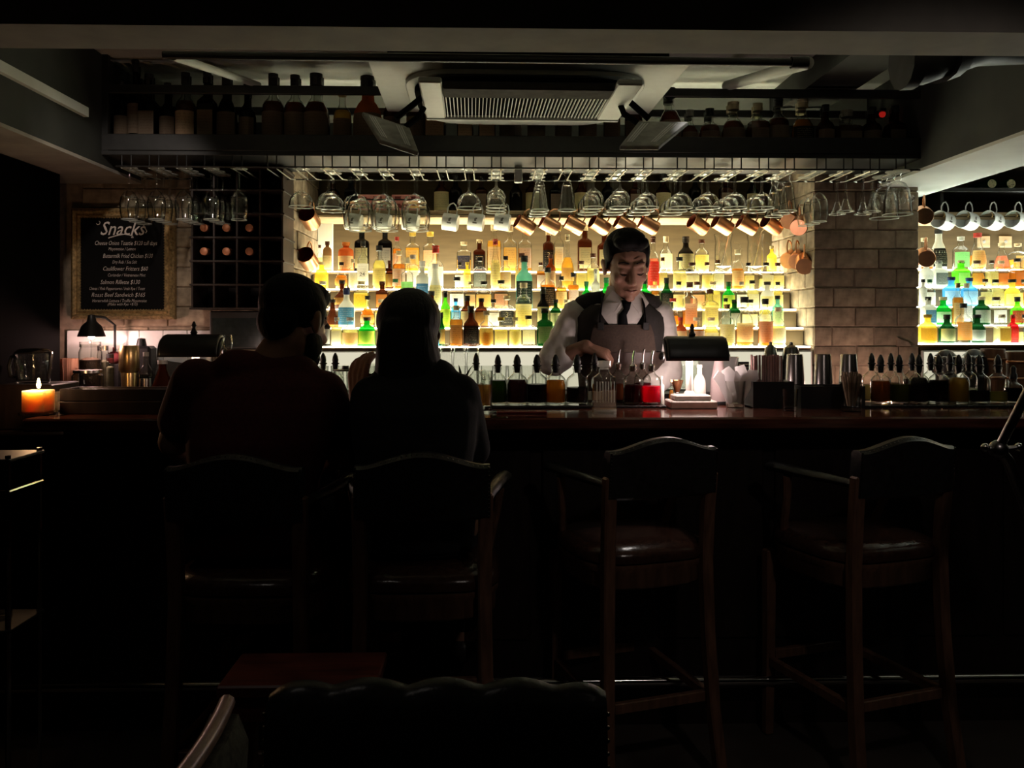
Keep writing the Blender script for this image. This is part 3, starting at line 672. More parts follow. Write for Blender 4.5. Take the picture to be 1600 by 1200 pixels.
MB().box(-.028, .028, -.02, .02, 0, .006).build('plate', M_STEMWARE, t, 0, .002)
t, s = on_bar('bar_menu', 815, 646, 'dark red leather menu folder lying flat on the bar', 'menu')
MB().box(-.085, .085, -.02, .02, 0, .008).build('cover', pbr('red_leather', (.16, .012, .014), .4, bump=.2), t, 0, .002)

# banker lamps: white stepped base, stem, black trough shade with rim and knob
M_LAMPBASE = pbr('cream_stone', (.66, .60, .54), .35, var=.15, scale=20)
M_BULB = emis('bulb_glow', (1, .80, .70), 6)
def banker(px, base_py, Y, shade, label, watts, col, name='banker_lamp', light=True):
    s = ppm(px, Y); p = at(px, 600, Y); z0 = ZB
    t = thing(name, label, 'lamp', (p.x, Y, z0)); z = lambda py: EYE + (510 - py) / s - z0
    W2 = 36 / s
    MB().box(-W2, W2, -.06, .06, 0, .028).build('base', M_LAMPBASE, t, 0, .004)
    MB().box(-W2 * .78, W2 * .78, -.045, .045, .0285, .048).build('base_step', M_LAMPBASE, t, 0, .004)
    zs0, zs1 = z(shade[3]), z(shade[2]); xo = ((shade[0] + shade[1]) / 2 - px) / s; hw = (shade[1] - shade[0]) / s / 2
    MB().lathe([(0, .0485), (.022, .0485), (.018, .056), (.0135, .06), (.0125, zs1 - .02), (0, zs1 - .02)], 12, c=(0, .018, 0)).build('stem', M_LAMPBASE, t)
    # trough shade: arch section extruded, open below
    D = .072; sec = [(D * cos(a), (zs1 - zs0) * sin(a) ** .8) for a in [R(80) + R(100) * i / 14 for i in range(15)]]
    mb = MB(); rows = []
    for f, k in ((-1, .86), (-.965, .97), (-.9, 1.0), (-.5, 1), (0, 1), (.5, 1), (.9, 1.0), (.965, .97), (1, .86)):
        rows.append([(xo + f * hw, y * k, zs0 + zz * k) for y, zz in sec])
    mb.grid(rows)
    for f in (-1, 1):
        k = .86; mb.add([(xo + f * hw, y * k, zs0 + zz * k) for y, zz in sec], [tuple(range(15))])
    so = mb.build('shade', M_BLKPL, t, 50); so.modifiers.new('wall', 'SOLIDIFY').thickness = .004
    MB().tube([(xo - hw * .97, -.030, zs1 - .012), (xo + hw * .97, -.030, zs1 - .012)], .0045, 8).build('rim', pbr('black_chrome', (.10, .095, .09), .15, 1.0), t)
    MB().lathe([(0, 0), (.011, 0), (.013, .006), (.008, .014), (.006, .022), (.009, .03), (.004, .043), (0, .046)], 12, c=(xo * .4, 0, zs1)).build('finial', M_BLKPL, t)
    for f in (-1, 1): MB().ball((xo + f * (hw + .008), 0, zs0 + .014), (.012, .016, .016), 10, 6).build('shade_knob', M_BLKPL, t)
    if light:
        MB().tube([(xo - hw * .6, 0, zs0 + .03), (xo + hw * .6, 0, zs0 + .03)], .010, 10).build('bulb', M_BULB, t)
        for f in (-.45, .45): point(name + '_light', (p.x + xo + f * hw, Y, z0 + zs0 - .016), watts / 2, col, .012)
    return t
banker(1079, 641, 3.12, (1037, 1133, 525, 563), 'black trough-shade desk lamp shining on the bar beside the bartender', LAMP_W, (1, .76, .71))
banker(303, 641, 3.10, (258, 348, 522, 557), 'black trough-shade desk lamp half hidden by the man in maroon', LAMP2_W, (1, .68, .55))

# bits around the lamp
def on_bar_Y(name, px, Y, label, cat, group=None):
    p = at(px, 600, Y); return thing(name, label, cat, (p.x, Y, ZB), 0, group), ppm(px, Y)
t, s = on_bar_Y('milk_bottle', 1093, 3.24, 'small clear swing-top bottle of milky liquid behind the lamp stem', 'bottle')
bottle_parts(t, 'squat', 20 / s, 66 / s, 'wh', None, None)
t, s = on_bar_Y('bitters_bottle', 1033, 3.2, 'tiny white plastic bottle beside the bright red cordial', 'bottle')
bottle_parts(t, 'tall', 10 / s, 46 / s, 'wh', 'wh', None)
t, s = on_bar_Y('dash_bottle', 1049, 3.22, 'little glass dash bottle with orange label by the jigger', 'bottle')
bottle_parts(t, 'bell', 10 / s, 40 / s, 'or', 'cr', 'or')
t, s = on_bar_Y('jigger', 1058, 3.25, 'copper double-cone jigger standing beside the lamp', 'jigger')
r = 10 / s; h = 38 / s
MB().lathe([(r * .85, 0), (r * .36, h * .42), (r * .32, h * .47), (r * .42, h * .54), (r, h), (r * .93, h), (r * .3, h * .5), (0, h * .5)], 16).build('cups', M_COPPER, t)
MB().lathe([(r * .36, h * .44), (r * .42, h * .46), (r * .42, h * .49), (r * .36, h * .51)], 16).build('band', M_STEEL, t)
t, s = on_bar_Y('cocktail_shaker', 1123, 3.26, 'tall frosted cone-shaped shaker next to the lamp', 'shaker')
r = 14 / s
MB().lathe([(0, 0), (r * 1.0, 0), (r * 1.02, .004), (r * .86, .09), (r * .55, 62 / s), (r * .42, 70 / s), (0, 71 / s)], 18).build('body', paper('frosted_pink', (.80, .66, .66), thr=2), t)
MB().lathe([(r * 1.03, .0), (r * 1.06, .002), (r * 1.06, .010), (r * 1.02, .012)], 18).build('foot_ring', M_BLKPL, t)
t, s = on_bar('napkin_glass', 1148, 637, 'clear tumbler stuffed with bright white paper napkins', 'napkins')
tumbler(t, 13 / s, 17 / s, 42 / s)
for k in range(7):
    a = -.5 + k * .16; w = .022; hh = random.uniform(.115, .145)
    M = Matrix.Translation(((k - 3) * .005, .002 * k - .006, .018)) @ Euler((random.uniform(-.1, .1), a, random.uniform(-.4, .4))).to_matrix().to_4x4()
    MB().box(-w * .7, w * .7, -.0012, .0012, 0, hh * .6, M).prism([(-w * .7, hh * .6), (w * .7, hh * .6), (w * 1.2, hh * .8), (w * .4, hh), (-w, hh * .9)], -.0012, .0012, M).build('napkin', M_WHITEP, t, 0)
# straw caddy
p = at(1204, 600, 3.12); t = thing('straw_caddy', 'black bar caddy holding a fan of pinkish drinking straws', 'caddy', (p.x, 3.14, ZB)); s = ppm(1204, 3.12)
w = 32 / s; h = 41 / s
MB().box(-w, w, -.055, -.05, 0, h).box(-w, w, .05, .055, 0, h).box(-w, -w + .005, -.05, .05, 0, h).box(w - .005, w, -.05, .05, 0, h).box(-w, w, -.05, .05, 0, .005).box(-.002, .002, -.05, .05, .005, h * .9).build('box', M_BLKPL, t, 0)
MST = pbr('straw_plastic', (.46, .27, .25), .3, var=.2, rnd=.35)
for j in range(2):
    for i in range(11):
        x = -w + .012 + i * .0098
        o = MB().tube([(x, -.03 + j * .025, .006), (x + random.uniform(-.002, .002), -.03 + j * .03, h + 40 / s + random.uniform(-.003, .003))], .0042, 8, cap=False).build('straw', MST, t)
p = at(1296, 600, 3.12); t = thing('bar_caddy', 'black bar caddy under the upturned steel tins', 'caddy', (p.x, 3.14, ZB)); s = ppm(1296, 3.12)
w = 50 / s; h = 34 / s
MB().box(-w, w, -.055, .055, 0, .01).box(-w, w, -.055, -.05, .01, h).box(-w, w, .05, .055, .01, h).box(-w, -w + .005, -.05, .05, .01, h).box(w - .005, w, -.05, .05, .01, h).box(-w * .3, -w * .3 + .005, -.05, .05, .01, h).build('tray', M_BLKPL, t, 0)
for px, lb in ((1242, 'upturned steel shaker tin nearest the straws'), (1286, 'upturned steel shaker tin in the middle of three'), (1326, 'upturned steel shaker tin behind the crumpled straw glass')):
    Y = 3.255; p = at(px, 600, Y); t = thing('shaker_tin', lb, 'shaker', (p.x, Y, ZB), 0, 'upturned shaker tins'); s = ppm(px, Y)
    r = 16.5 / s; h = 78 / s
    MB().lathe([(r * 1.02, 0), (r, .003), (r * .72, h - .004), (r * .68, h), (0, h - .002)], 20).build('cup', pbr('tin_steel', (.22, .20, .195), .25, 1.0, var=.1), t)
    MB().lathe([(r * 1.02, .0), (r * 1.05, .002), (r * 1.05, .006), (r * 1.02, .008)], 20).build('rim', M_CHROME, t)
t, s = on_bar('water_glass', 1234, 642, 'small clear shot tumbler in front of the steel tins', 'glass')
tumbler(t, 11 / s, 13 / s, 34 / s)
t, s = on_bar('straw_glass', 1330, 643, 'tumbler packed with brown crumpled paper straws', 'glass')
tumbler(t, 15 / s, 17 / s, 46 / s)
MKR = pbr('kraft_paper', (.20, .13, .085), .8, var=.3, rnd=.2)
for k in range(26):
    a = 2 * pi * k / 26 * 2.4; q = .012 + .016 * ((k * 7) % 5) / 5
    MB().tube([(q * .5 * cos(a), q * .5 * sin(a), .02), (q * 1.6 * cos(a), q * 1.6 * sin(a), 60 / s + random.uniform(-.012, .006))], .0036, 6).build('paper_straw', MKR, t)

# ------------------------------------------------------------------ drinks and jars before the couple
t, s = on_bar_Y('mixing_glass', 540, 3.14, 'tall fluted mixing glass with black strainer lid near the woman raised hand', 'glass')
tumbler(t, 17 / s, 19 / s, 58 / s, ribs=14)
MB().lathe([(0, 58 / s), (20 / s, 58 / s), (20 / s, 60 / s), (6 / s, 61 / s), (5 / s, 66 / s), (0, 66 / s)], 16).build('strainer', M_BLACK, t)
for px, Y, col, top, pour, lb in ((505, 3.26, CLR, 612, 'cone', 'clear syrup bottle beside the man cheek'), (524, 3.3, CLR, 606, 'cone', 'clear syrup bottle behind the fluted mixing glass')):
    syrup(px, 27, col, top, 1, pour, lb)
t, s = on_bar('bar_tray', 537, 648, 'narrow steel bar tray under the fluted mixing glass', 'tray')
MB().box(-.05, .05, -.03, .03, 0, .006).build('plate', M_STEEL, t, 0, .002)
# ------------------------------------------------------------------ plant-like garnish pot near the woman shoulder
t, s = on_bar_Y('pineapple_crown', 722, 3.2, 'spiky dark pineapple leaf crown in a short pot behind the woman', 'garnish')
MB().lathe([(0, 0), (.034, 0), (.042, .07), (.036, .07), (0, .06)], 14).build('pot', M_BLKPL, t)
MLEAF = pbr('dark_leaf', (.03, .045, .02), .5, var=.4)
for k in range(17):
    a = 2.4 * k; q = .03 + .028 * (k % 4) / 3; hh = .15 - .02 * (k % 3)
    mb = MB(); n = 6; rows = []
    for i in range(n + 1):
        f = i / n; rr = .008 + q * f ** 1.6; zz = .06 + (hh - .06) * (f - .28 * f * f) / .72; wd = .008 * (1 - f) ** .7 + .0006
        rows.append([(rr * cos(a) - wd * sin(a), rr * sin(a) + wd * cos(a), zz), (rr * cos(a) + wd * sin(a), rr * sin(a) - wd * cos(a), zz)])
    mb.grid(rows).build('leaf', MLEAF, t)

# ------------------------------------------------------------------ back counter goods
ZK = 1.0805
def on_back(name, px, Y, label, cat, group=None):
    p = at(px, 560, Y); return thing(name, label, cat, (p.x, Y, ZK), 0, group), ppm(px, Y)
# stacked and lined-up tumblers before the light box
for i, px in enumerate((503, 527, 551, 576, 676, 697, 718, 739, 761, 782, 803, 824, 845, 866, 1046, 1068, 1090, 1182)):
    lb = 'ribbed clear tumbler in the row before the light box, %s from the wine rack' % ordinal(i + 1)
    t, s = on_back('tumbler', px, 3.795 if i % 2 else 3.79, lb, 'glass', 'tumblers before the light box')
    tumbler(t, 9 / s, 10.5 / s, 40 / s, ribs=10, seg=14)
    if 4 <= i < 8:
        t, s = on_back('tumbler', px, 3.795 if i % 2 else 3.79, 'ribbed clear tumbler upturned on top of the %s in the row' % ordinal(i + 1), 'glass', 'tumblers before the light box')
        t.location.z = ZK + 40 / s + .001
        MB().lathe([(10.5 / s, 0), (9 / s, 30 / s), (7 / s, 33 / s), (0, 34 / s), (0, 31 / s), (8.3 / s, 29 / s), (9.8 / s, 0)], 14).build('glass', M_STEMWARE, t)
# bottle cooler grille: horizontal slats
p = at(1159, 580, 3.74); s = ppm(1159, 3.74); t = thing('cooler_grille', 'slatted metal cooler grille showing between lamp and straws', 'grille', (p.x, 3.80, ZK))
MB().box(-.05, .05, .0, .012, 0, .128).build('frame', M_BLKPL, t, 0)
for k in range(8): MB().box(-.047, .047, -.010, -.0005, .012 + k * .0145, .019 + k * .0145).build('slat', M_STEEL, t, 0, .001)
t.location.y = 3.80
# white folded cloth bowl right of the bartender
t, s = on_back('ice_bucket', 1122, 3.74, 'white ceramic bowl with domed edge behind the desk lamp', 'bowl')
t.location.z = ZK
MB().lathe([(0, 0), (.05, 0), (.075, .05), (.092, .15), (.088, .152), (.07, .05), (0, .01)], 20, sy=.42).build('bowl', M_ENAMEL, t)
# dark bar tools on the back counter by the pier
for px, top, w, lb in ((1204, 535, 26, 'black conical shaker cap standing at the pier'), (1236, 535, 34, 'dark steel domed shaker beside the pier corner')):
    t, s = on_back('bar_shaker', px, 3.745, lb, 'shaker'); r = w / s / 2; h = ZK; z = EYE + (510 - top) / s - ZK
    MB().lathe([(0, 0), (r, 0), (r * 1.02, .01), (r * .94, z * .62), (r * .6, z * .9), (r * .18, z * .96), (r * .18, z), (0, z + .004)], 18).build('body', pbr('dark_steel', (.10, .10, .09), .25, .9), t)
# upturned black bowls and wooden bowls before the cool shelf
for px, w, top, lb in ((1478, 44, 546, 'black upturned bowl with shiny rim nearest the pier'), (1522, 42, 545, 'black upturned bowl with shiny rim beside the wooden tubs')):
    t, s = on_back('black_bowl', px, 3.735, lb, 'bowl', 'upturned black bowls'); r = min(w / s / 2, .0565); z = EYE + (510 - top) / s - ZK
    MB().lathe([(r * .72, 0), (r * .76, z * .4), (r, z * .45), (r, z * .6), (r * .8, z * .85), (r * .4, z * .97), (0, z)], 18).build('bowl', M_BLKPL, t)
    MB().lathe([(r * .86, z * .80), (r * .9, z * .79), (r * .88, z * .83), (r * .84, z * .84)], 18).build('rim', M_CHROME, t)
MWB = pbr('tub_wood', (.20, .095, .05), .5, var=.35, stretch=(1, 1, .2))
for px, w, top, lb in ((1551, 38, 545, 'reddish wooden tub with hoops beside the black bowls'), (1592, 42, 550, 'reddish wooden tub with hoops at the picture end of the counter')):
    t, s = on_back('wooden_tub', px, 3.735, lb.replace('at the picture end of the counter', 'second along from the black bowls'), 'tub', 'wooden tubs'); r = min(w / s / 2, .0565); z = EYE + (510 - top) / s - ZK
    MB().lathe([(0, 0), (r * .85, 0), (r * .98, z * .5), (r * .92, z), (r * .82, z), (r * .86, z * .5), (0, .02)], 18).build('tub', MWB, t)
    for f in (.3, .72): MB().lathe([(r * .99, z * f), (r * 1.02, z * f + .002), (r * 1.02, z * f + .009), (r * .99, z * f + .011)], 18).build('hoop', M_COPPER, t)

# ------------------------------------------------------------------ the cluttered end of the bar under the menu board
t, s = on_bar('candle', 60, 648, 'lit square pillar candle on a glass coaster at the bar end', 'candle')
w = 17.5 / s; h = 34 / s
MB().box(-w, w, -w, w, .010, h + .010).build('wax', M_WAX, t, 0, .003)
MB().lathe([(0, 0), (w * 1.55, 0), (w * 1.6, .003), (w * 1.6, .0095), (0, .0098)], 20).build('coaster', M_STEMWARE, t)
MB().tube([(0, 0, h + .010), (.001, 0, h + .018)], .0012, 6).build('wick', M_BLACK, t)
MB().lathe([(0, 0), (.005, .004), (.0068, .012), (.005, .024), (.002, .035), (0, .034)], 12, c=(.001, 0, h + .014)).build('flame', emis('flame', (1, .62, .24), 20), t)
point('candle_light', t.location + Vector((.001, -.03, h + .045)), CANDLE_W, (1, .56, .28), .012)
t, s = on_bar('timber_block', 90, 640, 'small pale wooden block beside the lit candle', 'block')
MB().box(-.016, .016, -.03, .03, 0, .030).build('lower', M_RAILWOOD, t, 0, .002)
MB().box(-.013, .013, -.028, .028, .0305, .064).build('upper', M_RAILWOOD, t, 0, .002)
p = at(178, 640, 2.93); s = ppm(178, 2.93); t = thing('bar_crate', 'long dark wooden crate on the bar before the jars', 'crate', (p.x, 2.99, ZB))
w = 84 / s; h = 40 / s
for x0, x1, y0, y1, nm in ((-w, w, -.06, -.05, 'front_board'), (-w, w, .05, .06, 'back_board'), (-w, -w + .01, -.0495, .0495, 'end_board'), (w - .01, w, -.0495, .0495, 'end_board')):
    for k in range(2): MB().box(x0, x1, y0, y1, k * h / 2 + .001, (k + 1) * h / 2 - .001).build(nm, M_BARWOOD, t, 0, .002)
MB().box(-w + .011, w - .011, -.049, .049, .002, .008).build('bottom_board', M_BARWOOD, t, 0)
# raised ledge, jug and items on it
p = at(52, 598, 3.2); t = thing('ledge_box', 'dark box against the black wall carrying the glass jug', 'box', (p.x + .02, 3.2, 1.0)); zt = p.z
MB().box(-.10, .10, -.11, .10, 0, zt - 1.0).build('body', M_BARWOOD, t, 0, .004)
MB().box(-.105, .105, -.115, .105, -1.0, -.0005).build('plinth', M_BARWOOD, t, 0, .004)
j = thing('glass_jug', 'wide clear glass jug with dark handle above the candle', 'jug', (p.x, 3.2, zt + .0005)); s = ppm(52, 3.2); r = 28 / s
MB().lathe([(0, 0), (r * .82, 0), (r * .86, .004), (r, 44 / s), (r * .94, 48 / s), (r * .90, 44 / s), (r * .8, .01), (0, .008)], 20).build('body', M_CLEAR, j)
MB().lathe([(r * .9, 46 / s), (r * .96, 48 / s), (r * .7, 53 / s), (0, 54 / s)], 18).build('lid', M_STEEL, j)
MB().tube([(-r * .85, 0, 8 / s), (-r * 1.25, 0, 10 / s), (-r * 1.35, 0, 25 / s), (-r * 1.2, 0, 40 / s), (-r * .92, 0, 42 / s)], .007, 8).build('handle', M_BLKPL, j)
# white glazed splash panel that catches the desk lamp
x0, x1 = at(104, 540, YP - .02).x, at(330, 540, YP - .02).x
t = thing('splash_panel', 'pale glazed panel on the brick wall under the menu board', 'panel', ((x0 + x1) / 2, YP - .012, 1.085)); w = (x1 - x0) / 2
ntile = 6
for k in range(ntile):
    a = -w + 2 * w * k / ntile
    MB().box(a + .001, a + 2 * w / ntile - .001, -.008, .003, 0, .262).build('tile', M_ENAMEL, t, 0, .002)
# cone desk lamp
Y = 3.62; s = ppm(143, Y); p = at(143, 560, Y); t = thing('desk_lamp', 'black cone-shade lamp glowing under the gilt menu board', 'lamp', (p.x, Y, ZK))
z = lambda py: EYE + (510 - py) / s - ZK
MB().lathe([(20 / s, z(526)), (20.5 / s, z(525)), (15 / s, z(510)), (7 / s, z(502)), (5 / s, z(492)), (0, z(491)), (0, z(494)), (4 / s, z(494)), (6 / s, z(504)), (14 / s, z(512)), (19.5 / s, z(526))], 20).build('shade', M_BLKPL, t)
MB().tube([(.04, .13, .012), (.04, .13, z(508)), (.025, .07, z(496)), (.004, .0, z(494))], .0055, 8).build('stem', M_BLKPL, t)
MB().lathe([(0, 0), (.05, 0), (.05, .008), (0, .014)], 18, c=(.04, .13, 0)).build('base', M_BLKPL, t)
MB().ball((0, 0, z(523)), (.016, .016, .02), 10, 8).build('bulb', emis('desk_bulb', (1, .80, .72), 14), t)
point('desk_lamp_light', (p.x + .0, Y, ZK + z(530)), DESK_W, (1, .58, .50), .02)
# jars, shakers and the rest under the lamp
def jar(px, Y, top, w, label, content, lid, nm='jar'):
    t, s = on_back(nm, px, Y, label, 'jar', None); z = EYE + (510 - top) / s - ZK; r = w / s / 2
    MB().lathe([(0, 0), (r * .95, 0), (r, .004), (r, z * .80), (r * .86, z * .88), (r * .86, z * .95)], 18).build('glass', M_CLEAR, t)
    if content: MB().lathe([(0, .004), (r * .93, .004), (r * .93, z * .66), (r * .4, z * .70), (0, z * .69)], 16).build('contents', content, t)
    MB().lathe([(0, z * .9), (r * .92, z * .9), (r * .92, z), (0, z)], 18).build('lid', lid, t)
MCOF = pbr('coffee_beans', (.035, .018, .010), .5, var=.6, scale=160, bump=.8)
jar(141, 3.66, 534, 34, 'tall storage jar of dark coffee beans under the desk lamp', MCOF, M_CLEAR)
jar(137, 3.535, 578, 46, 'wide glass canister with metal clip lid before the coffee jar', None, M_STEEL, 'canister')
bpy.data.objects['canister'].location.z = ZK
jar(161, 3.70, 540, 18, 'slim clear jar beside the coffee jar', pbr('pale_sugar', (.5, .46, .36), .9), M_STEEL)
jar(172, 3.66, 553, 12, 'tiny jar with black lid beside the slim clear jar', pbr('herbs', (.12, .12, .07), .9), M_BLKPL)
for ob in ('canister',):
    pass
t, s = on_back('cup_tub', 108, 3.70, 'ribbed pale paper cup standing at the black wall', 'cup')
r = 14 / s; z = EYE + (510 - 560) / s - ZK
MB().lathe([(0, 0), (r * .82, 0), (r, z), (r * .94, z), (r * .78, .006), (0, .005)], 18).build('cup', paper('cup_paper', (.62, .36, .26), thr=2), t)
for k in range(14):
    a = 2 * pi * k / 14; MB().tube([(r * .83 * cos(a), r * .83 * sin(a), .002), (r * 1.005 * cos(a), r * 1.005 * sin(a), z)], .0016, 4).build('rib', paper('cup_paper', (.62, .36, .26)), t)
t, s = on_back('brass_shaker', 202, 3.64, 'two-piece brass shaker between the jars and the steel bottle', 'shaker')
r = 15 / s; z = EYE + (510 - 540) / s - ZK
MB().lathe([(0, 0), (r * .72, 0), (r * .82, z * .5), (r * .80, z * .52)], 18).build('cup', M_BRASS, t)
MB().lathe([(r * .84, z * .45), (r * 1.0, z * .5), (r * 1.0, z * .92), (r * .9, z), (0, z)], 18).build('top_cup', M_BRASS, t)
t, s = on_back('steel_bottle', 228, 3.60, 'slender bright steel bottle beside the brass shaker', 'bottle')
bottle_parts(t, 'wine', 20 / s, (EYE + (510 - 550) / s - ZK), 'cl', 'gy', None)
MB().lathe([(0, .003), (9 / s, .003), (9 / s, .07), (0, .07)], 14).build('sleeve', M_STEEL, t)
t, s = on_back('wash_decanter', 254, 3.56, 'conical decanter with dark drink beside the leaning board', 'decanter')
bottle_parts(t, 'bell', 34 / s, 56 / s, 'br', 'gy', None)
p = at(259, 590, 3.66); t = thing('slate_board', 'dark slate board leaning against the panel behind the decanter', 'board', (p.x, 3.70, ZK)); s = ppm(259, 3.7)
M = Euler((-R(12), R(8), 0)).to_matrix().to_4x4()
MB().box(-.072, .072, -.004, .004, 0, .125, M).build('slate', pbr('slate', (.05, .055, .055), .6), t, 0, .002)
t.location.z = ZK + .011
t, s = on_back('coffee_grinder', 221, 3.745, 'black riveted grinder below the corner of the menu board', 'grinder')
MB().box(-.052, .052, -.04, .04, .07, .20).box(-.03, .03, -.03, .03, 0, .07).build('body', M_BLKPL, t, 0, .01)
MB().lathe([(0, .2005), (.022, .2005), (.016, .232), (0, .235)], 14).build('hopper', M_BLKPL, t)
for a in (-.03, .033): MB().ball((a, -.041, .165), .0045, 8, 6).build('rivet', M_CHROME, t)
t, s = on_back('red_pouch', 178, 3.745, 'dark red cloth pouch on a rack behind the jars', 'pouch')
MB().ball((0, 0, .15), (.034, .022, .028), 12, 8).box(-.004, .004, -.004, .004, .17, .195).build('pouch', pbr('red_cloth', (.15, .015, .02), .8), t)
MB().box(-.03, .03, -.02, .02, 0, .124).build('stand', M_BLKPL, t, 0, .003)
# small glass seen against the monitor, over the man shoulder
t, s = on_bar_Y('sherry_glass', 356, 3.0, 'small stemmed glass catching the light over the man shoulder', 'glass')
z = lambda py: EYE + (510 - py) / s - ZB
MB().lathe([(0, 0), (.026, 0), (.026, .003), (.004, .008), (.004, z(552)), (.013, z(546)), (.017, z(536)), (.0125, z(523)), (.0118, z(523)), (.0155, z(536)), (.0115, z(545)), (0, z(549))], 14).build('glass', M_STEMWARE, t)
# till monitor
Y = 3.70; p = at(372, 540, Y); s = ppm(372, Y); t = thing('till_monitor', 'dark till screen standing below the wine rack', 'monitor', (p.x, Y, ZK)); z = lambda py: EYE + (510 - py) / s - ZK
w = 42 / s
MB().box(-w, w, -.02, .02, z(546), z(486)).build('casing', M_BLKPL, t, 0, .005)
MB().box(-w + .012, w - .012, -.0215, -.0202, z(542), z(497)).build('screen', pbr('dark_screen', (.03, .042, .042), .18), t, 0)
MB().box(-.02, .02, -.01, .01, .012, z(545)).build('stand', M_BLKPL, t, 0)
MB().box(-.08, .08, -.06, .06, 0, .012).build('foot', M_BLKPL, t, 0, .003)

# unseen puck light added on the back counter to light the brick pier
p = at(1340, 600, 3.70); o = bpy.data.objects['back_counter']
MB().lathe([(0, 1.0803), (.03, 1.0803), (.03, 1.092), (.026, 1.096), (0, 1.096)], 16, c=(p.x, p.y - 3.66, 0)).build('added_puck', M_BLKPL, o)
MB().lathe([(0, 1.0962), (.022, 1.0962), (.016, 1.102), (0, 1.104)], 16, c=(p.x, p.y - 3.66, 0)).build('added_puck_lens', emis('added_puck_glow', (1, .62, .50), 2), o)
for dx in (-.12, .12): point('puck_light_beam', (p.x + dx, p.y - .02, 1.125), .40, (1, .62, .50), .02)
# ================================================================== overhead rack and hanging glasses
YR = 3.45; ZR = 2.04
rx0, rx1 = at(157, 243, YR).x, at(1453, 247, YR).x
zr0 = at(800, 245, YR).z; zr1 = at(800, 212, YR).z; zt0, zt1 = at(800, 149, YR).z, at(800, 136, YR).z
rack = thing('bottle_rack', 'black steel bottle rack hanging from the ceiling above the bar', 'rack', ((rx0 + rx1) / 2, YR, 0)); cx = (rx0 + rx1) / 2; w = (rx1 - rx0) / 2
MB().box(-w, w, 0, .36, zr0, zr0 + .018).build('shelf_board', M_BLACK, rack, 0, .002)
for y in (0, .33): MB().box(-w, w, y, y + .03, zr0 + .0185, zr1).build('bottom_rail', M_BLACK, rack, 0, .002)
MB().box(-w, w, 0, .02, zt0, zt1).build('top_rail', M_BLACK, rack, 0, .002)
MB().box(-w, w, .34, .36, zt0, zt1).build('top_rail', M_BLACK, rack, 0, .002)
for x in (-w + .015, w - .015):
    for y in (.012, .348): MB().box(x - .014, x + .014, y - .011, y + .011, zr0, ZC).build('post', M_BLACK, rack, 0, .002)
xm = at(813, 300, YR).x - cx
MB().box(xm - .018, xm + .018, .335, .36, zr1, zt0).build('middle_post', pbr('brown_steel', (.10, .07, .06), .5), rack, 0, .002)
MB().box(xm - .018, xm + .016, .20, .23, 1.975, zr0).build('hanger_plate', M_ENAMEL, rack, 0, .002)
for px in (1320,):
    x = at(px, 100, YR).x - cx
    MB().tube([(x, .05, zt1), (x, .05, ZC)], .004, 6).build('hanger_rod', M_BLACK, rack)
# stemware rails: two wires a channel, dropped from the shelf
ZG = at(800, 265, YR).z
CH = [197, 240, 283.5, 326.5, 370, 424.5, 468, 511.5, 554.5, 597.5, 647, 689.5, 732.5, 775.5, 844, 887, 928.5, 970.5, 1013, 1066, 1109, 1151.5, 1194, 1234.5, 1284, 1326, 1367.5, 1408]
grid = thing('stemware_rail', 'wire stemware rail of parallel channels slung under the overhead rack', 'rail', (cx, YR, 0))
MW = pbr('bright_wire', (.62, .62, .54), .3, .8, var=.05)
for px in CH:
    x = at(px, 265, YR).x - cx; hw = 7.25 / ppm(px, YR)
    for sx in (-1, 1):
        MB().tube([(x + sx * hw, .004, zr0), (x + sx * hw, .004, ZG + .004)], .0028, 6).build('drop_rod', M_BLACK, grid)
    MB().tube([(x - hw, .004, ZG), (x - hw, .245, ZG), (x - hw - .018, .262, ZG)], .0026, 6).build('rail_wire', MW, grid)
    MB().tube([(x + hw, .004, ZG), (x + hw, .245, ZG), (x + hw + .018, .262, ZG)], .0026, 6).build('rail_wire', MW, grid)
MB().tube([(-w + .06, .0, ZG + .006), (w - .04, .0, ZG + .006)], .0036, 6).build('front_bar', M_BLACK, grid)
MB().tube([(-w + .06, .262, ZG + .001), (w - .04, .262, ZG + .001)], .003, 6).build('back_bar', M_BLACK, grid)
for f in (-.9, .9): MB().tube([(f * w, .262, ZG + .001), (f * w, .262, zr0)], .0028, 6).build('drop_rod', M_BLACK, grid)

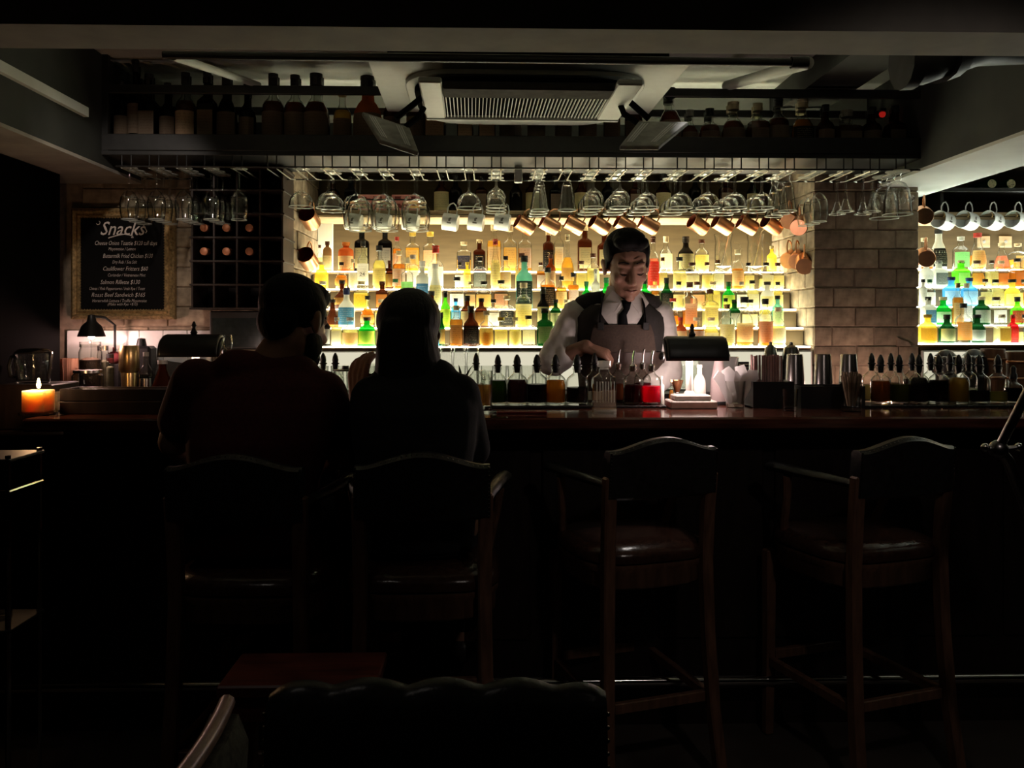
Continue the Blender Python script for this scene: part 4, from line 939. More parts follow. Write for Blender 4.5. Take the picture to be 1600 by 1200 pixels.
GL = {}   # hanging profiles, z down from the foot
def gprof(kind):
    # (radius, depth below the foot) for outside then inside
    if kind == 'wine': o = [(0, .001), (.031, .0), (.033, -.003), (.006, -.008), (.0035, -.02), (.0035, -.082), (.006, -.090), (.020, -.099), (.032, -.118), (.037, -.145), (.035, -.178), (.0295, -.207)]; t = -.1
    if kind == 'copa': o = [(0, .001), (.034, .0), (.036, -.003), (.007, -.008), (.0045, -.02), (.0045, -.098), (.013, -.104), (.044, -.114), (.060, -.138), (.0655, -.165), (.0640, -.195), (.0585, -.222), (.055, -.236)]; t = -.115
    if kind == 'coupe': o = [(0, .001), (.033, .0), (.035, -.003), (.007, -.008), (.0045, -.02), (.0045, -.086), (.010, -.094), (.030, -.104), (.044, -.122), (.050, -.145), (.050, -.158)]; t = -.1
    if kind == 'flare': o = [(0, .001), (.032, .0), (.034, -.003), (.012, -.009), (.009, -.014), (.012, -.022), (.007, -.034), (.013, -.044), (.020, -.066), (.026, -.10), (.033, -.145), (.037, -.165)]; t = -.046
    if kind == 'bowl': o = [(0, .001), (.033, .0), (.035, -.003), (.007, -.008), (.0045, -.02), (.0045, -.068), (.009, -.078), (.030, -.094), (.042, -.114), (.044, -.140), (.044, -.158)]; t = -.09
    if kind == 'flute': o = [(0, .001), (.032, .0), (.034, -.003), (.007, -.008), (.0042, -.03), (.0046, -.085), (.009, -.115), (.016, -.14), (.026, -.158), (.033, -.166)]; t = -.10
    if kind == 'goblet': o = [(0, .001), (.046, .0), (.048, -.004), (.016, -.012), (.010, -.02), (.018, -.03), (.012, -.042), (.032, -.052), (.044, -.075), (.052, -.12), (.056, -.165), (.058, -.178)]; t = -.06
    n = len(o); i = next(k for k in range(n) if o[k][1] < t)
    inner = [(max(.0, r - .0016), z + .0006) for r, z in reversed(o[i:])] + [(0, o[i][1] - .003)]
    return o + inner, i
NAMES = {'wine': ('wine_glass', 'slim wine glass'), 'copa': ('balloon_glass', 'large balloon glass'), 'coupe': ('coupe_glass', 'shallow coupe glass'), 'flare': ('sour_glass', 'flared short-stem glass'),
         'bowl': ('sour_glass', 'deep coupe glass'), 'flute': ('flute_glass', 'narrow trumpet flute'), 'goblet': ('crystal_goblet', 'heavy cut-crystal goblet')}
def gmesh(kind):
    if kind in GL: return GL[kind]
    o, i = gprof(kind); seg = 20
    foot = MB().lathe(o[:4], seg).mesh('foot', M_RIMGLASS, 40)
    stem = MB().lathe(o[3:i + 1], 10).mesh('stem', M_STEMWARE, 40)
    bm = MB(); bm.lathe(o[i:], seg)
    if kind == 'goblet':
        for k in range(9):
            a = 2 * pi * k / 9
            bm.ball((.0535 * cos(a), .0535 * sin(a), -.115), (.010, .010, .014), 8, 6)
            bm.ball((.0455 * cos(a + .35), .0455 * sin(a + .35), -.082), (.007, .007, .010), 8, 6)
    bowl = bm.mesh('bowl', M_STEMWARE, 40)
    ro = o[[k for k in range(len(o)) if o[k][1] == min(q[1] for q in o)][0]]
    rim = MB().lathe([(ro[0] - .0022, ro[1] - .001), (ro[0] + .0012, ro[1] - .0016), (ro[0] + .0012, ro[1] + .0022), (ro[0] - .0022, ro[1] + .0022), (ro[0] - .0022, ro[1] - .001)], seg).mesh('rim', M_RIMGLASS, 40)
    GL[kind] = (foot, stem, bowl, rim); return GL[kind]
DEPTH = ['front', 'middle', 'rear']
def hang(px, kind, n, step, where, y0=.03, scale=1.0, green=False):
    for k in range(n):
        y = YR + y0 + step * k; p = at(px, 300, YR)
        nm, lb = NAMES[kind]
        pos = 'front' if k == 0 else ('rear' if k == n - 1 else ('middle' if n == 3 else ORD[k] + '-from-front'))
        t = thing(nm, '%s hanging %s, %s' % (lb, (pos + ' of its channel') if n > 1 else 'alone', where), 'glass', (p.x, y, ZG + .0065), random.uniform(0, 6), 'glasses hanging under the rack')
        for nn, me in zip(('foot', 'stem', 'bowl', 'rim'), gmesh(kind)):
            o = link(nn, me, t); o.scale = (.835, .835, 1) if kind == 'copa' else (scale, scale, scale)
        if green: pass
WH = [(197, 'nearest the rack left post'.replace('left ', '') + ' above the menu'), (240, 'second channel from the menu end'), (283.5, 'third channel from the menu end'), (326.5, 'fourth channel, before the wine rack')]
for px, wh in WH: hang(px, 'wine', 3, .074, wh)
hang(370, 'wine', 1, .07, 'above the wine rack')
hang(468, 'coupe', 1, .1, 'over the copper mugs of the brick wall end', scale=.98)
hang(511.5, 'coupe', 2, .10, 'before the pale corner strip')
hang(554.5, 'copa', 2, .12, 'first balloon pair from the wine rack')
hang(597.5, 'copa', 2, .12, 'second balloon pair from the wine rack', y0=.035)
hang(647, 'copa', 2, .12, 'third balloon pair from the wine rack')
hang(732.5, 'coupe', 1, .1, 'above the first free white mug')
hang(775.5, 'bowl', 3, .095, 'above the white mugs', scale=.95)
hang(844, 'flare', 3, .085, 'above the first copper mug')
hang(887, 'flare', 1, .085, 'above the second copper mug')
for px, n, wh in ((928.5, 3, 'above the fourth copper mug'), (970.5, 3, 'above the fifth copper mug'), (1013, 3, 'above the sixth copper mug'), (1066, 3, 'over the gap between copper mugs'), (1109, 2, 'above the seventh copper mug'), (1151.5, 3, 'above the eighth copper mug'), (1194, 2, 'above the ninth copper mug')):
    hang(px, 'coupe' if px > 1000 else 'bowl', n, .098, wh, scale=.97)
hang(1234.5, 'flare', 3, .085, 'at the inner edge of the brick pier')
hang(1284, 'wine', 3, .074, 'before the brick pier face')
hang(1326, 'flute', 2, .085, 'nearer the wine glasses of the pier')
hang(1367.5, 'flute', 2, .085, 'nearer the crystal goblets')
hang(1408, 'goblet', 2, .12, 'at the rack end by the beam')

# bottles standing on the overhead rack
zs = zr0 + .0185
def rackb(px, top, w, sh, co, ca, la, row, label, fill=.7):
    Y = YR + .078 + .092 * row; s = ppm(px, Y); p = at(px, 200, Y); z = EYE + (510 - top) / s - zs
    t = thing('rack_bottle', label, 'bottle', (p.x, Y, zs), 0, 'bottles on the overhead rack')
    bottle_parts(t, sh, w / s, z, co, ca, la, fill, .14, (.22, .56))
RK = '''190 128 22 spirit br bk tn;212 92 24 wine br bk tn;233 116 30 square br bk tn;262 130 24 spirit br bk tn;290 114 30 spirit am bk pk;324 112 30 square br bk tn;354 116 30 squat br bk tn;386 132 24 spirit br bk tn;427 116 34 spirit am bk tn;461 118 33 spirit am bk tn;494 116 40 squat am bk tn;535 136 28 spirit go cr tn;574 120 44 squat ro bk tn;
612 130 26 spirit br bk tn;650 130 30 spirit br bk tn;680 132 36 square am bk pk;727 132 28 square am bk pk;761 132 30 square am bk pk;792 134 24 spirit br bk tn;838 134 28 spirit br bk tn;880 134 26 squat br bk tn;918 134 28 spirit br bk tn;956 134 26 spirit br bk tn;990 140 28 spirit br bk tn;
1047 138 34 squat am bk tn;1078 172 26 squat am gy tn;1109 170 30 spirit am bk tn;1146 160 36 squat am cr tn;1184 162 34 square am cr tn;1216 154 32 spirit am bk tn;1254 156 34 squat or cr bk;1290 164 26 spirit br bk tn;1323 173 42 square am gy tn;1362 168 30 spirit br bk tn;1398 166 30 square br bk tn'''
es = [e.split() for e in RK.replace('\n', '').split(';')]
nl = [e for e in es if float(e[0]) < 800]; nr2 = [e for e in es if float(e[0]) >= 800]
for k, e in enumerate(es):
    px, top, w = map(float, e[:3])
    wh = '%s from the menu end of the rack' % ordinal(k + 1) if k < len(nl) else '%s from the pipe end of the rack' % ordinal(len(es) - k)
    if e[4] == 'am': e[4] = 'wk'
    rackb(px, top, w, e[3], 'bk' if e[4] == 'br' and k < 8 else e[4], e[5], e[6], 0, '%s %s bottle in the front row, %s' % (COLS[e[4]][0], SHAPE[e[3]], wh))
    if e[4] != 'go' and not 600 < px < 1030:
        for row in (1, 2):
            if row == 2 and k % 2: continue
            rackb(px + (3 if px < 800 else -3), top + 4 * row + 2, w * .92, e[3], e[4], e[5], None, row, '%s bottle in %s row behind the %s' % (COLS[e[4]][0], ('second', 'third')[row - 1], wh))

# ================================================================== mugs
def mug(px, py, Y, mat, inn, tilt, label, L=.088, r=.040, turn=0.0, emblem=False, grp='mugs on the rail', zl=None):
    """Mug hung by its handle; its mouth points to -x before turning."""
    p = at(px, py, Y); t = thing('mug', label, 'mug', p, 0, grp)
    t.rotation_euler = Euler((0, tilt, turn))
    Mx = Matrix.Rotation(-pi / 2, 4, 'Y')    # lathe axis z -> -x
    Mx = Matrix.Rotation(pi / 2, 4, 'Y') @ Matrix.Translation((0, 0, -L / 2))
    # local z (0..L) runs from mouth (at -L/2) to base (+L/2)
    MB().lathe([(r * .97, 0), (r * 1.02, .001), (r, .004), (r, L - .006), (r * .94, L), (0, L)], 20, M=Mx).build('body', mat, t, 40)
    MB().lathe([(r * .97, 0), (r * .95, .006), (r * .95, L - .006), (0, L - .005)], 20, M=Mx).build('inside', inn, t, 40)
    hp = [(-L * .30, 0, r * .98), (-L * .33, 0, r + .022), (-L * .2, 0, r + .042), (0, 0, r + .050), (L * .2, 0, r + .040), (L * .33, 0, r + .018), (L * .32, 0, r * .98)]
    MB().tube(hp, .0035, 6, flat=1.0).build('handle', mat, t)
    if emblem:
        mb = MB()
        def patch(x0, x1, a0, a1):
            n = 4; rows = [[(x, (r + .0007) * sin(a0 + (a1 - a0) * i / n) * 0 - (r + .0007) * cos(a0 + (a1 - a0) * i / n), (r + .0007) * sin(a0 + (a1 - a0) * i / n)) for i in range(n + 1)] for x in (x0, x1)]
            mb.grid(rows)
        patch(-.004, .006, .0, .32); patch(.0, .009, .28, .42); patch(-.010, .010, -.28, -.10)
        mb.build('printed_mark', pbr('grey_print', (.16, .15, .14), .5), t, 0)
YM = 4.12
hooks1 = [at(px, 345, YM).x for px in (548, 594, 640, 703, 743, 784, 822, 859, 898, 938, 978, 1015, 1092, 1130, 1169, 1207)]
mug_rail('pale wooden mug rail across the warm bay', xa0, xa1, hooks1)
hooks2 = [at(px, 341, YM).x for px in (1475, 1513, 1550, 1589)]
mug_rail('pale wooden mug rail across the cool bay', xb0, 3.6, hooks2)
k = 0
for px, ps in zip((553, 598, 642, 704, 744, 785), ('behind the first balloon glasses', 'behind the second balloon glasses', 'behind the last balloon glasses', 'first clear of the balloon glasses', 'second clear of the balloon glasses', 'next to the first copper mug')):
    mug(px, 347, YM, M_ENAMEL, M_ENAMEL, R(9), 'white enamel mug with dark mark, ' + ps, L=.072, r=.041, turn=R(-8), emblem=True, grp='white mugs of the warm bay')
cpl = ['first', 'second', 'third', 'fourth', 'fifth', 'sixth', 'seventh', 'eighth', 'ninth', 'tenth']
for i, px in enumerate((820, 859, 898, 937, 976, 1014, 1091, 1129, 1168, 1206)):
    mug(px, 352, YM, M_COPPER, M_COPPERIN, R(27), 'copper mug on the rail, %s along from the white mugs' % cpl[i], L=.088, r=.036, turn=R(20 - i % 3 * 7), grp='copper mugs of the warm bay')
for i, px in enumerate((1474, 1512, 1550, 1589)):
    mug(px, 345, YM, M_ENAMEL, M_ENAMEL, R(10), 'white enamel mug in the cool bay, %s along from the brick pier' % cpl[i], L=.076, r=.043, turn=R(24), emblem=True, grp='white mugs of the cool bay')
# copper mugs on hooks of the brick reveals
def wallmug(px, py, Y, side, tilt, turn, lb):
    mug(px, py, Y, M_COPPER, M_COPPERIN, tilt, lb, L=.088, r=.041, turn=turn, grp='copper mugs on the brickwork')
    o = COL.objects[-1]
for px, py, Y, tl, tu, lb in ((484, 342, 3.98, 26, 80, 'copper mug showing its dark red inside, upper one on the brick wall end'), (481, 405, 3.98, 26, 82, 'copper mug showing its dark red inside, lower one on the brick wall end'),
        (1236, 343, 4.10, 18, 235, 'copper mug on the inner pier side, upper one further back'), (1250, 352, 3.96, 20, 240, 'copper mug on the inner pier side, upper one in front'),
        (1236, 404, 4.12, 20, 228, 'copper mug on the inner pier side, lower one further back'), (1248, 405, 4.02, 20, 235, 'copper mug on the inner pier side, lower one in the middle'),
        (1257, 412, 3.92, 22, 250, 'copper mug on the inner pier side, lower one showing its round base'),
        (1443, 336, 3.96, 14, 250, 'copper mug in shade on the far pier side, upper one'), (1446, 402, 3.96, 14, 250, 'copper mug in shade on the far pier side, lower one')):
    mug(px, py, Y, M_COPPER, M_COPPERIN, R(tl), lb, L=.088, r=.040, turn=R(tu), grp='copper mugs on the brickwork')

# dark niche over the mug rails: bottles in shade
zn = 1.885 + .0355
for i, (px, top, w, co, la, nm) in enumerate(((520, 280, 22, 'br', 'tn', ''), (548, 276, 20, 'bk', None, ''), (690, 270, 24, 'br', 'cr', ''), (712, 274, 20, 'bk', None, ''), (752, 276, 20, 'br', 'tn', ''), (806, 274, 20, 'bk', None, ''),
        (832, 272, 22, 'br', 'cr', ''), (868, 276, 20, 'bk', 'tn', ''), (908, 272, 22, 'br', 'cr', ''), (950, 274, 20, 'bk', None, ''), (992, 276, 20, 'br', 'tn', ''), (1036, 272, 24, 'br', 'cr', ''), (1086, 274, 20, 'bk', None, ''), (1134, 272, 22, 'br', 'tn', ''), (1176, 274, 20, 'bk', 'cr', ''))):
    Y = 4.28; s = ppm(px, Y); p = at(px, 300, Y); z = EYE + (510 - top) / s - zn
    t = thing('niche_bottle', '%s bottle in the dim niche above the mug rail, %s from the wine rack' % (COLS[co][0], ordinal(i + 1)), 'bottle', (p.x, Y, zn), 0, 'bottles in the dim niche')
    bottle_parts(t, ('spirit', 'square', 'wine')[i % 3], w / s, z, co, 'bk', la, .6, .12)
for px, lb in ((582, 'pink printed box in the dim niche beside the wine rack end'), (634, 'pink printed box in the dim niche behind the last balloon glasses')):
    Y = 4.26; s = ppm(px, Y); p = at(px, 310, Y); t = thing('gift_box', lb, 'box', (p.x, Y, zn), 0, 'pink boxes in the niche')
    MB().box(-.066, .066, -.03, .03, 0, .088).build('carton', paper('pink_card', (.80, .32, .30), (.25, .06, .06), rows=2, thr=.45, trans=.1, noise=4), t, 0, .003)
    MB().box(-.067, .067, -.031, .031, .060, .066).build('band', M_BLKPL, t, 0)
for px, lb in ((1550, 'round pale bottle end lying in the cool bay niche, nearer the pier'), (1580, 'round pale bottle end lying in the cool bay niche, further from the pier')):
    Y = 4.15; p = at(px, 287, Y); t = thing('lying_bottle', lb, 'bottle', (p.x, Y, p.z), 0, 'lying bottles in the niche')
    M = Matrix.Rotation(-pi / 2, 4, 'X'); r = 8 / ppm(px, Y)
    MB().lathe([(r * .85, .004), (r, 0), (r, .17), (r * .4, .22), (r * .36, .24), (0, .24)], 16, M=M).build('glass', m_tint('dg'), t)
    MB().lathe([(0, -.001), (r * .84, -.001), (r * .84, .0005), (0, .0005)], 16, M=M).build('end_label', paper('label_cr2', (.80, .74, .52), thr=.55), t)
t = thing('bottle_cradle', 'dark cradle shelf under the lying bottles of the cool niche', 'shelf', (at(1565, 297, 4.2).x, 4.2, at(1565, 287, 4.15).z - 8 / ppm(1565, 4.15)))
MB().box(-.35, .35, -.08, .20, -.02, -.0005).build('board', M_BLACK, t, 0, .002)
for x in (-.33, .33): MB().box(x - .008, x + .008, -.06, .18, zn - t.location.z, -.0205).build('bracket', M_BLACK, t, 0)

# two white sockets on the wall of the cool bay
for px, lb in ((1536, 'white wall socket behind the orange bottle, nearer the pier'), (1570, 'white wall socket behind the pink flask, further from the pier')):
    p = at(px, 378, YB); t = thing('wall_socket', lb, 'socket', (p.x, YB - .0005, p.z), 0, 'wall sockets of the cool bay'); q = 10 / ppm(px, YB)
    MB().box(-q, q, -.008, 0, -q * .9, q * .9).build('plate', M_RAILWOOD, t, 0, .002)
    MB().lathe([(0, 0), (.008, 0), (.008, .004), (0, .004)], 12, M=Matrix.Translation((0, -.008, 0)) @ Matrix.Rotation(pi / 2, 4, 'X')).box(-.0015, .0015, -.0135, -.008, -.006, .006).build('switch_dial', pbr('grey_plastic', (.3, .3, .29), .5), t, 0)

# ================================================================== wine rack
YW2 = 3.64; xw = [at(x, 400, YW2).x for x in (300, 334, 370, 406, 441)]; zw = [at(370, y, YW2).z for y in (482, 445, 408, 371, 334, 297, 262)]
DKW = pbr('rack_wood', (.035, .022, .017), .55, var=.4, stretch=(6, 6, 1))
wr = thing('wine_rack', 'dark wooden wine rack of square cells on the brick wall', 'rack', (xw[0], YW2, zw[0]))
X0, Z0 = xw[0], zw[0]; th = .008; D = YP - YW2 - .006
for x in xw: MB().box(x - X0 - th / 2, x - X0 + th / 2, 0, D, 0, zw[-1] - Z0).build('divider', DKW, wr, 0, .001)
for z in zw: MB().box(-.01, xw[-1] - X0 + .01, -.004, D, z - Z0 - th / 2, z - Z0 + th / 2).build('shelf_board', DKW, wr, 0, .001)
MB().box(0, xw[-1] - X0, D, D + .003, 0, zw[-1] - Z0).build('back_board', M_BLACK, wr, 0)
for px, py, lb in ((318, 355, 'upper row, first cell'), (352, 356, 'upper row, second cell'), (390, 356, 'upper row, third cell'), (318, 392, 'lower row, first cell'), (352, 392, 'lower row, second cell'), (387, 392, 'lower row, third cell')):
    ci = min(range(4), key=lambda i: abs((300, 334, 370, 406)[i] + 17 - px)); zi = 4 if py < 370 else 3
    cxx = (xw[ci] + xw[ci + 1]) / 2; z = zw[zi] - 0 + th / 2 - (0 if zi == 3 else 0)
    zb = (zw[3] if py < 370 else zw[2]) + th / 2; r = .0375
    t = thing('wine_bottle', 'wine bottle lying capsule outward in the wine rack, ' + lb, 'bottle', (cxx, YW2 + .012, zb + r + .0005), 0, 'bottles in the wine rack')
    M = Matrix.Rotation(-pi / 2, 4, 'X')
    MB().lathe([(.0145, .0), (.015, .05), (.024, .075), (r, .11), (r, .17), (0, .17)], 16, M=M).build('glass', m_tint('bk'), t)
    MB().lathe([(0, -.002), (.0135, -.002), (.0165, .0), (.0165, .045), (.0145, .048)], 16, M=M).build('capsule', pbr('copper_foil', (.62, .24, .12), .45, .3, var=.2), t)

# ================================================================== menu board
YMB = 3.80; bx = [at(x, 410, YMB).x for x in (110, 272)]; bz = [at(190, y, YMB).z for y in (499, 325)]
mbd = thing('menu_board', 'gilt-framed chalkboard snack menu on the brick wall', 'menu board', ((bx[0] + bx[1]) / 2, YMB, (bz[0] + bz[1]) / 2)); w = (bx[1] - bx[0]) / 2; h = (bz[1] - bz[0]) / 2; fw = .042
MB().box(-w + .01, w - .01, .004, .03, -h + .01, h - .01).build('board', M_CHALKB, mbd, 0)
def frame_side(nm, a, b, inn, out):
    # moulded section swept between mitred corners
    sec = [(0, .030), (0, .004), (.35, -.012), (.6, -.002), (.85, -.010), (1, .0), (1, .006)]
    rows = [[(a[0] + (inn[0][0] - a[0]) * k, d, a[1] + (inn[0][1] - a[1]) * k) for k, d in sec], [(b[0] + (inn[1][0] - b[0]) * k, d, b[1] + (inn[1][1] - b[1]) * k) for k, d in sec]]
    o = MB().grid(rows).build(nm, M_GOLD, mbd, 30)
C = [(-w, -h), (w, -h), (w, h), (-w, h)]; CI = [(-w + fw, -h + fw), (w - fw, -h + fw), (w - fw, h - fw), (-w + fw, h - fw)]
for i in range(4): frame_side('frame_side', C[i], C[(i + 1) % 4], (CI[i], CI[(i + 1) % 4]), None)
BEADS = []
bead = MB()
for i in range(4):
    a, b = Vector((CI[i][0], 0, CI[i][1])), Vector((CI[(i + 1) % 4][0], 0, CI[(i + 1) % 4][1])); L = (b - a).length; n = int(L / .012)
    for k in range(n):
        p = a + (b - a) * ((k + .5) / n); bead.ball((p.x, .001, p.z), .0032, 6, 4)
o = bead.build('beading', M_GOLD, mbd); o['kind'] = 'stuff'
def writing(txt, px, py, size, width=None, shear=.3, name='lettering', bold=.0):
    c = bpy.data.curves.new(name, 'FONT'); c.body = txt; c.size = size; c.shear = shear; c.align_x = 'CENTER'; c.align_y = 'CENTER'; c.offset = bold; c.resolution_u = 2
    o = bpy.data.objects.new(name, c); bpy.context.scene.collection.objects.link(o); bpy.context.view_layer.update()
    me = bpy.data.meshes.new_from_object(o.evaluated_get(bpy.context.evaluated_depsgraph_get())); bpy.data.objects.remove(o)
    xs = [v.co.x for v in me.vertices]; k = width / (max(xs) - min(xs)) if width else 1
    p = at(px, py, YMB); 
    for v in me.vertices: v.co = Vector((v.co.x * k, 0, v.co.y))
    me.materials.append(M_CHALK); o = link(name, me, mbd); o.location = (p.x - mbd.location.x, .0025, p.z - mbd.location.z); return o
sB = ppm(190, YMB)
writing('Snacks', 190, 358, 30 / sB, 70 / sB, .35, 'lettering', .0004)
for txt, px, py, sz, wd in (('Cheese Onion Toastie $120 tall days', 196, 380, 9.5, 96), ('Mayonnaise / Lemon', 190, 389, 7, 42), ('Buttermilk Fried Chicken $130', 199, 400, 9.5, 77), ('Dry Rub / Sea Salt', 194, 409.5, 7, 38),
        ('Cauliflower Fritters $60', 195, 420, 9.5, 69), ('Coriander / Vietnamese Mint', 197, 430, 7, 58), ('Salmon Rillette $130', 187, 441, 9.5, 61), ('Chives / Pink Peppercorns / Irish Rye / Toast', 182, 451, 7, 86),
        ('Roast Beef Sandwich $165', 184, 461, 9.5, 83), ('Horseradish Lettuce / Truffle Mayonnaise', 186, 470, 7, 84), ('(Make with Rye +$15)', 191, 475.5, 6, 46)):
    writing(txt, px, py, sz / sB, wd / sB, .3, 'lettering', -.0002)
sw = MB(); pts = [(169, 372), (171, 371), (178, 369), (186, 367), (194, 366), (202, 367), (207, 369), (208, 371), (205, 371)]
q = [at(a, b, YMB) for a, b in pts]
sw.tube([(v.x - mbd.location.x, .003, v.z - mbd.location.z) for v in q], .0024, 6).build('flourish', M_CHALK, mbd)
for pts in ([(150, 349), (152, 351), (155, 350), (156, 347), (154, 345)], [(224, 352), (226, 356), (229, 361), (227, 364)]):
    q = [at(a, b, YMB) for a, b in pts]; MB().tube([(v.x - mbd.location.x, .003, v.z - mbd.location.z) for v in q], .0018, 6).build('flourish', M_CHALK, mbd)
MB().box(-.02, .02, .0305, YP - YMB - .002, h - .05, h - .03).build('hanger', M_BLACK, mbd, 0)

# ================================================================== air conditioner
ac = thing('air_conditioner', 'white four-way cassette air conditioner hung before the bottle rack', 'air conditioner', (0, 0, 0))
ZA = 2.205
def ap(px, py, z):
    """Point at height z seen at that pixel."""
    Y = 3.0; p = at(px, py, Y); Y = Y * (z - EYE) / (p.z - EYE); return at(px, py, Y)
c0 = ap(573, 92, ZA); c1 = ap(1083, 95, ZA)
acx = (c0.x + c1.x) / 2; acy0 = c0.y; hw = (c1.x - c0.x) / 2
ac.location = (acx, acy0, ZA); ac.rotation_euler = (0, 0, R(1.2))
dep = 3.40 - acy0
def rr(x0, x1, y0, y1, r, n=6):
    out = []
    for cx2, cy2, a in ((x1 - r, y1 - r, 0), (x0 + r, y1 - r, pi / 2), (x0 + r, y0 + r, pi), (x1 - r, y0 + r, 1.5 * pi)):
        for i in range(n + 1):
            t2 = a + pi / 2 * i / n; out.append((cx2 + r * cos(t2), cy2 + r * sin(t2)))
    return out
def plate(poly, z0, z1):
    n = len(poly); mb = MB()
    return mb.add([(x, y, z0) for x, y in poly] + [(x, y, z1) for x, y in poly], [tuple(range(n)), tuple(range(n, 2 * n))] + [(i, (i + 1) % n, (i + 1) % n + n, i + n) for i in range(n)])
plate(rr(-hw, hw, 0, dep, .01), 0, .018).build('panel', M_ACWHITE, ac, 40, .002)
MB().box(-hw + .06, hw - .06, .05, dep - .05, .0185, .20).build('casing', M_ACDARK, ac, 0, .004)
for x in (-hw + .12, hw - .12):
    MB().tube([(x, .1, .2), (x, .1, ZC - ZA)], .005, 6).build('hanger_rod', M_BLACK, ac)
# stepped oval moulding and the dropped centre with its slatted grille
def oval(k, z0, z1, d0=0.0):
    return plate(rr(-hw * k, hw * k, .10 + d0, dep - .02, .16, 8), z0, z1)
oval(.80, -.016, -.0002).build('moulding', M_ACWHITE, ac, 40, .002)
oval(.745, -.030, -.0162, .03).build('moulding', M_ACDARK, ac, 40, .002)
oval(.70, -.052, -.0302, .05).build('moulding', M_ACWHITE, ac, 40, .004)
# centre panel: its slatted grille faces down, so it is seen from below
zc_ = ZA - .066
def ul(px, py): return M_AC @ ap(px, py, zc_)
bpy.context.view_layer.update(); M_AC = ac.matrix_world.inverted()
n0, n1, f0_, f1_ = ul(690, 146), ul(947, 152), ul(700, 181), ul(936, 184)
gx0, gx1 = (n0.x + f0_.x) / 2, (n1.x + f1_.x) / 2; gy0, gy1 = (n0.y + n1.y) / 2, (f0_.y + f1_.y) / 2
zb = -.066
MB().box(gx0 - .075, gx0 - .001, gy0 - .16, gy1 + .012, zb - .006, -.0525).build('side_panel', M_ACWHITE, ac, 0, .005)
MB().box(gx1 + .001, gx1 + .085, gy0 - .16, gy1 + .012, zb - .006, -.0525).build('side_panel', M_ACWHITE, ac, 0, .005)
MB().box(gx0 - .075, gx1 + .085, gy1 + .0125, gy1 + .03, zb - .010, -.0525).build('edge_strip', M_ACWHITE, ac, 0, .003)
MB().box(gx0, gx1, gy0 - .115, gy0 - .002, zb - .012, -.0525).build('fascia', pbr('grey_plastic_dim', (.055, .05, .045), .8, spec=.05), ac, 0, .004)
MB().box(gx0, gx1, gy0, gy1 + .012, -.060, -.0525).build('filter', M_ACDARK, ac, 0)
ns = 44; slat = MB().box(-.0011, .0011, 0, gy1 - gy0, zb - .004, zb + .005).mesh('slat', M_ACSLAT, 0)
for k in range(ns):
    o = link('slat', slat, ac); o.location = (gx0 + (gx1 - gx0) * (k + .5) / ns, gy0, 0)
# two hinged air deflectors on their arms
def deflector(side, pts, arms, slots):
    P = [at(*q) for q in pts]; M = ac.matrix_basis.inverted()
    P = [M @ v for v in P]; n = (P[1] - P[0]).cross(P[3] - P[0]).normalized() * .016
    if n.dot(P[0] - M @ Vector((0, 0, EYE))) < 0: n = -n
    mb = MB(); mb.add(P + [v + n for v in P], [(0, 1, 2, 3), (7, 6, 5, 4), (0, 4, 5, 1), (1, 5, 6, 2), (2, 6, 7, 3), (3, 7, 4, 0)])
    d = mb.build('air_deflector', pbr('dim_white_plastic', (.30, .30, .28), .5), ac, 0, .003)
    for a0, a1 in slots:
        a = P[0] + (P[1] - P[0]) * a0; b = P[3] + (P[2] - P[3]) * a0
        dd = (P[1] - P[0]) * .028; s0 = a + (b - a) * .10; s1 = a + (b - a) * .86; off = -n * .12
        MB().add([s0 + off, s0 + dd + off, s1 + dd + off, s1 + off, s0 + n * .1, s0 + dd + n * .1, s1 + dd + n * .1, s1 + n * .1],
                 [(0, 1, 2, 3), (7, 6, 5, 4), (0, 4, 5, 1), (1, 5, 6, 2), (2, 6, 7, 3), (3, 7, 4, 0)]).build('rib', M_ENAMEL, d, 0)
    for A in arms:
        q = [M @ at(*v) for v in A]; MB().tube(q, .011, 8).build('hinge_arm', M_ACDARK, ac)
Yd = 2.98
sl = [(f, 0) for f in (.10, .155, .21, .68, .735, .79)]
deflector(-1, [(566, 174, Yd), (640, 199, Yd), (655, 238, Yd - .16), (594, 218, Yd - .16)], [[(660, 152, 3.0), (640, 168, 2.99), (618, 185, Yd)], [(662, 168, 3.0), (655, 182, 2.99), (634, 198, Yd)]], sl)
deflector(1, [(998, 189, Yd), (1076, 190, Yd), (1030, 228, Yd - .16), (968, 228, Yd - .16)], [[(975, 148, 3.0), (985, 160, 2.99), (1014, 186, Yd)], [(970, 165, 3.0), (975, 178, 2.99), (996, 192, Yd)]], sl)

# ================================================================== pipes and ducts under the ceiling
def pipe(name, label, pts, r, mat, flanges=()):
    t = thing(name, label, 'pipe', pts[0]); o = Vector(pts[0])
    MB().tube([Vector(p) - o for p in pts], r, 14).build('tube', mat, t)
    for a, b, k in flanges:
        d = (Vector(b) - Vector(a)); MB().tube([Vector(a) - o, Vector(a) - o + d], r * k, 14).build('collar', mat, t)
M_DUCT = pbr('black_duct', (.03, .03, .034), .5, .2)
pipe('conduit', 'thin black conduit crossing the ceiling before the bottle rack', [at(255, 86, 2.6), at(700, 91, 2.6), at(1262, 98, 2.6)], .012, M_BLACK, [(at(1236, 98, 2.6), at(1262, 98, 2.6), 1.5)])
q = at(1262, 98, 2.6)
pipe('drain_pipe', 'pale pipe running back along the ceiling beside the rack', [q, q + Vector((0, .9, .18))], .020, M_PLASTER)
q = at(270, 88, 2.6)
pipe('drain_pipe', 'pale pipe running back above the menu end of the rack', [q, q + Vector((.0, .95, .18))], .013, M_PLASTER)
